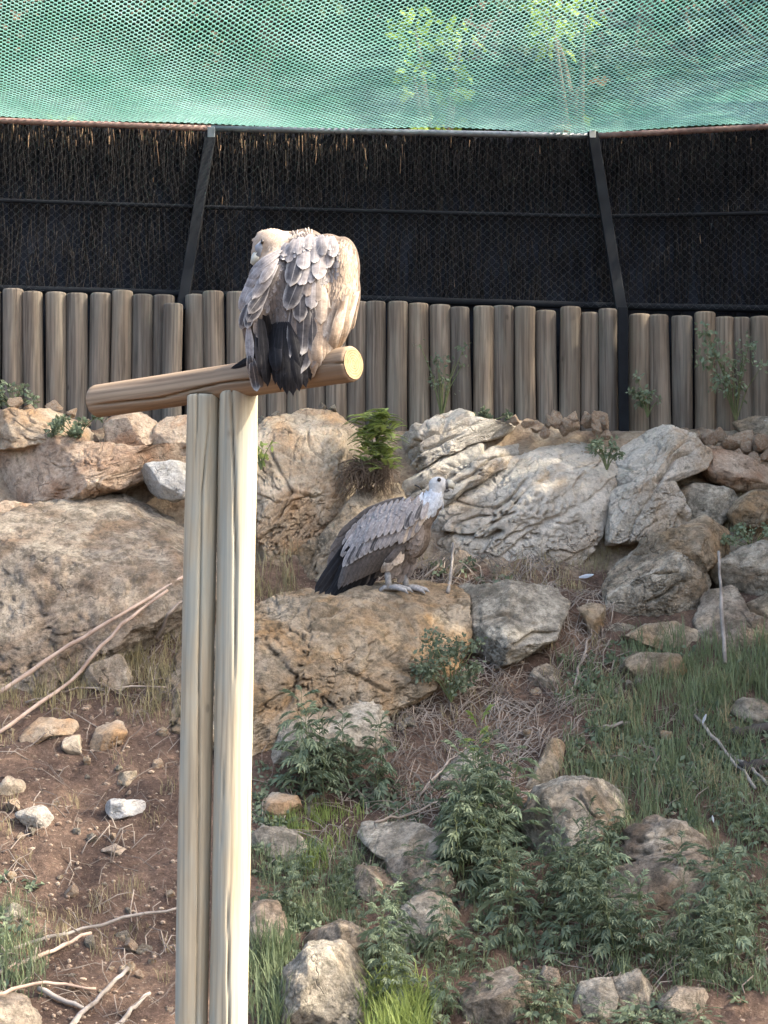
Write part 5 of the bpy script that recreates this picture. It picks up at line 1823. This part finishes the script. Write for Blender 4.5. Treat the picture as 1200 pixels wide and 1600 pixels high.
Jr = Joined()
for k in range(420):
    x0, z0 = r.uniform(-42, 22), r.uniform(-5, 18)
    a = Vector((x0 * s_, r.uniform(-.08, .03), z0 * s_))
    b2 = a + Vector((r.uniform(-34, 22) * s_, r.uniform(-.06, .02), -r.uniform(2, 52) * s_))
    c = (a + b2) / 2 + Vector((r.uniform(-14, 14) * s_, -0.03, r.uniform(-8, 8) * s_))
    Jr.add(*tube_arrays([tuple(a), tuple(c), tuple(b2)], [0.0035, 0.003, 0.0015], 3, False))
tag(obj('dry_roots', Jr.mesh('dry_roots'), M['roots'], root), kind='stuff')

# grass ---------------------------------------------------------------


def grass(name, label, regions, mat, seed, hmin, hmax, width=0.005):
    g = np.random.default_rng(seed)
    bases, hs = [], []
    for (x0, x1, y0, y1, n, hk) in regions:
        # tufts, so that the sward is uneven
        tn = max(1, n // 22)
        tx, ty = g.uniform(x0, x1, tn), g.uniform(y0, y1, tn)
        for a, b_ in zip(tx, ty):
            Dg = ground_hit(a, b_)
            q = P(a, b_, Dg)
            m_ = 22
            rr = 0.07 * np.sqrt(g.random(m_))
            an = g.uniform(0, 6.283, m_)
            bx, by = q.x + rr * np.cos(an), q.y + rr * np.sin(an)
            bases.append(np.stack([bx, by, ground_z(bx, by)], -1))
            hs.append(g.uniform(hmin, hmax, m_) * hk * g.uniform(0.6, 1.25))
    B = np.vstack(bases)
    H = np.concatenate(hs)
    n = len(B)
    az = g.uniform(0, 6.283, n)
    ln = g.uniform(0.1, 0.75, n)
    d = np.stack([np.cos(az), np.sin(az), np.zeros(n)], -1)
    sd = np.stack([-np.sin(az), np.cos(az), np.zeros(n)], -1)
    up = np.array([0, 0, 1.0])
    rows = []
    for t_, wk in ((0, 1.0), (0.4, 0.9), (0.75, 0.6), (1.0, 0.05)):
        c = B + up * (H * t_ * (1 - 0.35 * ln * t_))[:, None] + d * (H * ln * t_ * t_)[:, None]
        w = width * wk * (0.6 + 0.8 * (H / hmax))[:, None] * 0.5
        rows += [c - sd * w, c + sd * w]
    V = np.stack(rows, 1).reshape(-1, 3)
    k = np.arange(n) * 8
    Fq = np.concatenate([np.stack([k + 2 * i, k + 2 * i + 1, k + 2 * i + 3, k + 2 * i + 2], -1) for i in range(3)])
    o = obj(name, mesh_np(name, V, Fq), mat)
    tag(o, label, 'grass', kind='stuff')
    return o


grass('grass', 'dark green grass on the slope at right and beside the posts', [(880, 1210, 1050, 1300, 4400, 0.85), (980, 1210, 1010, 1100, 1900, 0.85), (395, 570, 1330, 1480, 1500, 0.7), (395, 450, 1480, 1610, 900, 1.2), (560, 900, 1280, 1600, 2200, 0.55), (900, 1210, 1300, 1560, 2200, 0.7), (0, 60, 1400, 1560, 500, 0.8)], M['grass'], 3, 0.08, 0.24)
M['grass_bright'] = plain_mat('fresh grass', (0.14, 0.19, 0.05), (0.26, 0.32, 0.10), 1.5, 0.6, 0.4)
grass('bright_grass', 'bright yellow-green grass tufts beside the posts and at the bottom edge', [(570, 660, 1560, 1640, 900, 1.3), (430, 560, 1270, 1330, 600, 0.6), (440, 500, 1330, 1370, 200, 0.7)], M['grass_bright'], 4, 0.08, 0.2)
grass('dry_grass', 'dry straw-coloured grass wisps over the slope', [(0, 290, 1040, 1120, 900, 0.9), (660, 900, 870, 930, 500, 0.5), (190, 290, 1000, 1090, 500, 0.8), (600, 800, 1060, 1300, 500, 0.5), (880, 960, 820, 930, 400, 0.6), (0, 280, 1100, 1590, 700, 0.45), (400, 470, 820, 960, 500, 0.9), (930, 1000, 700, 860, 260, 0.6), (1100, 1210, 780, 880, 260, 0.6), (850, 1210, 1000, 1300, 1100, 0.8)], M['grass_dry'], 5, 0.08, 0.24, 0.004)

# low ground cover of small leaves between the stones
g = np.random.default_rng(17)
pts, rad = [], []
for (x0, x1, y0, y1, n) in [(400, 1210, 1230, 1610, 900), (880, 1210, 1030, 1260, 420), (400, 600, 1180, 1400, 160), (640, 800, 900, 935, 60), (0, 70, 1380, 1560, 50)]:
    for k in range(n):
        px, py = g.uniform(x0, x1), g.uniform(y0, y1)
        D_ = float(np.interp(py, [912, 940, 1000, 1100, 1250, 1450, 1640], [16.2, 15.85, 15.5, 14.95, 14.1, 12.9, 11.7]))
        pts.append(((px - 600) / F * D_, D_ + g.uniform(-.2, .2)))
pts = np.array(pts)
keep = fbm(np.stack([pts[:, 0] * 1.5, pts[:, 1] * 1.5, pts[:, 0] * 0], -1), 3) > -0.12
pts = pts[keep]
cz = ground_z(pts[:, 0], pts[:, 1])
cl = np.stack([pts[:, 0], pts[:, 1], cz + 0.015, g.uniform(0.02, 0.07, len(pts))], -1)
tag(obj('ground_cover', leaf_cloud('ground_cover', cl, 15000, 0.042, 18, 0.7, 0.1), M['weed']), 'small-leaved ground cover creeping between the stones', 'ground cover', kind='stuff')

# dry twig litter -----------------------------------------------------
J = Joined()
r = random.Random(9)
for (x0, x1, y0, y1, n) in [(600, 800, 1060, 1300, 560), (655, 880, 862, 935, 230), (860, 960, 930, 1080, 170), (770, 900, 1060, 1200, 260), (190, 295, 980, 1100, 150), (0, 280, 1100, 1600, 200), (400, 640, 1200, 1400, 120), (560, 700, 880, 930, 60), (900, 1200, 1460, 1560, 120), (980, 1200, 1090, 1260, 90)]:
    for k in range(n):
        px, py = r.uniform(x0, x1), r.uniform(y0, y1)
        D_ = float(np.interp(py, [860, 912, 940, 1000, 1100, 1250, 1450, 1600], [16.5, 16.2, 15.85, 15.5, 14.95, 14.1, 12.9, 12.0]))
        x = (px - 600) / F * D_
        y = D_ + r.uniform(-.12, .12)
        L = r.uniform(0.08, 0.34)
        a = r.uniform(0, 3.14)
        dx_, dy_ = math.cos(a) * L, math.sin(a) * L * 0.6
        xs_ = np.array([x, x + dx_ * 0.35 + r.uniform(-.03, .03), x + dx_ * 0.7 + r.uniform(-.03, .03), x + dx_])
        ys_ = np.array([y, y + dy_ * 0.35, y + dy_ * 0.7, y + dy_])
        J.add(np.stack([xs_, ys_, np.array([0.0, r.uniform(.01, .07), r.uniform(.02, .09), r.uniform(-.01, .06)])], -1), [], None)
        J.F.append(r.uniform(0.0014, 0.0046))
P4 = np.vstack(J.V)
P4[:, 2] += ground_z(P4[:, 0], P4[:, 1])
K = Joined()
for i in range(len(P4) // 4):
    rr = J.F[i]
    K.add(*tube_arrays(P4[i * 4:i * 4 + 4], [rr, rr, rr * 0.8, rr * 0.4], 3, False))
tag(obj('twig_litter', K.mesh('twig_litter'), M['dry']), 'dry grey twigs and roots littering the slope', 'twigs', kind='stuff')

# single canes and sticks ---------------------------------------------


def stick(label, pts, rpx, mat, name='stick', sides=8, wob=0.012, seed=0):
    """pts: (px, py, lift towards the camera in metres)."""
    rr = random.Random(seed)
    W = []
    for px, py, lift in pts:
        W.append(P(px, py, surface_hit(px, py) - lift * 0.6 - 0.02))
    dense = []
    for a, b_ in zip(W[:-1], W[1:]):
        for k in range(5):
            q = a.lerp(b_, k / 5)
            dense.append(q + Vector((rr.uniform(-1, 1), 0, rr.uniform(-1, 1))) * wob * (k > 0))
    dense.append(W[-1])
    o0 = dense[0]
    rad = np.linspace(rpx, rpx * 0.65, len(dense)) * o0.y / F
    rad = rad * (1 + 0.12 * np.array([rr.uniform(-1, 1) for _ in dense]))
    o = obj(name, tube_mesh(name, [tuple(q - o0) for q in dense], rad, sides), M[mat], None, o0)
    tag(o, label, 'stick')
    return o


stick('upper of the two long bleached canes leaning left of the posts', [(-20, 1095, .05), (90, 1020, .16), (190, 960, .10), (292, 898, .04)], 3.8, 'cane', wob=0.006)
stick('lower long cane with a pinkish end left of the posts', [(-10, 1150, .05), (110, 1065, .14), (190, 975, .14), (262, 922, .1)], 3.6, 'cane', seed=1, wob=0.006)
stick('thin curved twig beside the left post at mid height', [(245, 1000, .05), (262, 960, .08), (300, 925, .05)], 3.0, 'dry', seed=2)
stick('thin pale twig lying below the long canes', [(40, 1098, .04), (120, 1075, .06), (260, 1074, .04)], 2.2, 'dry', seed=3)
stick('long dark stick running up to the left post near the bottom', [(-10, 1490, .04), (130, 1450, .08), (290, 1415, .05)], 3.4, 'grey_stick', seed=4)
stick('pale stick with a broken end at the lower left', [(-10, 1525, .05), (70, 1490, .08), (142, 1458, .06)], 4.4, 'cane', seed=5)
stick('stick lying across the lower left corner', [(-10, 1555, .05), (70, 1535, .07), (150, 1545, .04)], 3.4, 'cane', seed=6)
stick('thick grey stick pointing up at the bottom left', [(95, 1615, .05), (150, 1565, .08), (200, 1512, .06)], 5.0, 'grey_stick', seed=7)
stick('shorter grey stick right of the thick bottom left stick', [(165, 1615, .05), (200, 1585, .06), (234, 1552, .05)], 4.6, 'grey_stick', seed=8)
stick('grey stick behind the thick bottom left stick', [(60, 1545, .03), (130, 1575, .05)], 5.0, 'grey_stick', seed=9)
stick('pale upright stick in front of the dark rock at right', [(1133, 1036, .12), (1127, 950, .32), (1123, 862, .5)], 3.5, 'grey_stick', seed=10, wob=0.005)
stick('fallen grey branch slanting through the grass at right', [(1085, 1118, .08), (1130, 1170, .1), (1180, 1232, .06)], 3.5, 'grey_stick', seed=11)
stick('second thinner branch crossing the grass at the right edge', [(1140, 1180, .08), (1175, 1200, .1), (1215, 1240, .06)], 3.5, 'grey_stick', seed=12)
stick('dark rotten log at the right edge, upper of two', [(1145, 1150, .04), (1180, 1140, .05), (1230, 1134, .04)], 11, 'dark_wood', seed=13)
stick('dark rotten log at the right edge, lower of two', [(1160, 1205, .04), (1190, 1195, .05), (1230, 1190, .04)], 13, 'dark_wood', seed=14)
stick('forked twig stub behind the standing vulture\'s feet', [(700, 925, .02), (706, 880, .06), (708, 848, .08)], 3.0, 'grey_stick', seed=15, wob=0.004)
stick('short leaning twig right of the standing vulture\'s feet', [(662, 902, .04), (680, 888, .06), (694, 872, .06)], 2.2, 'dry', seed=16, wob=0.004)
stick('pale stick lying in the middle of the soil path', [(893, 1080, .03), (908, 1035, .06), (922, 995, .05)], 2.6, 'dry', seed=17)
stick('pale root bar lying across the grass edge', [(935, 1136, .05), (960, 1134, .06), (985, 1128, .05)], 3.5, 'grey_stick', seed=18)
stick('long pale twig over the dry litter in the middle', [(585, 1285, .05), (650, 1270, .09), (715, 1235, .08)], 2.2, 'dry', seed=19)
stick('arched pale twig over the dry litter in the middle', [(650, 1250, .05), (700, 1190, .12), (728, 1168, .08)], 2.2, 'dry', seed=20)

# fallen leaves on the roof net, loose feathers ------------------------


def curled_leaf(px, py, tt, wpx, label, seed):
    r = random.Random(seed)
    D_ = TOP_D - tt
    c = P(px, py, D_)
    J = Joined()
    s = wpx * D_ / F
    for k in range(5):
        a = -1.2 + k * 0.6
        pts = []
        for q in range(5):
            t_ = q / 4
            pts.append(Vector((math.sin(a) * s * 0.5 * t_, (t_ - .5) * s * 0.25, (math.cos(a) * 0.35 * t_ + 0.15 * math.sin(t_ * 5 + k)) * s)))
        V, Fq = [], []
        for q, p in enumerate(pts):
            w = s * 0.10 * math.sin(math.pi * min(1, 0.2 + q / 5))
            V += [tuple(p + Vector((w, 0, w * 0.5))), tuple(p - Vector((w, 0, -w * 0.5)))]
        for q in range(4):
            Fq.append((2 * q, 2 * q + 1, 2 * q + 3, 2 * q + 2))
        J.add(V, Fq)
    o = obj('dead_leaf', J.mesh('dead_leaf'), M['dead_leaf'], None, c)
    tag(o, label, 'leaf')


curled_leaf(935, 134, 0.95, 44, 'curled orange-brown leaf lying on the roof net at right', 1)
curled_leaf(880, 204, 0.06, 40, 'curled tan leaf resting on the top rail near the post', 2)


def loose_feather(px, py, D_, lpx, ang, label, mt='white', wk=0.28, roll=0.4):
    o = obj('loose_feather', feather_mesh('point', mt))
    L = lpx * D_ / F
    a = math.radians(ang)
    y = Vector((math.cos(a), -0.15, math.sin(a))).normalized()
    z = Vector((0, -1, roll)).normalized()
    z = (z - y * z.dot(y)).normalized()
    x = y.cross(z)
    M4 = Matrix((x * L * wk, y * L, z * L)).transposed().to_4x4()
    M4.translation = P(px, py, D_)
    o.matrix_world = M4
    tag(o, label, 'feather')


loose_feather(558, 764, surface_hit(558, 768) - 0.02, 11, -80, 'small white feather stuck on the rock behind the standing vulture', wk=0.5)
loose_feather(905, 902, surface_hit(905, 902) - 0.04, 24, 12, 'bluish white feather lying at the foot of the huge slab')
loose_feather(1098, 1130, ground_hit(1098, 1130) - 0.14, 16, 70, 'tiny white feather caught in the grass at right')
loose_feather(1115, 1285, ground_hit(1115, 1285) - 0.14, 12, 100, 'tiny white feather low in the grass at right')
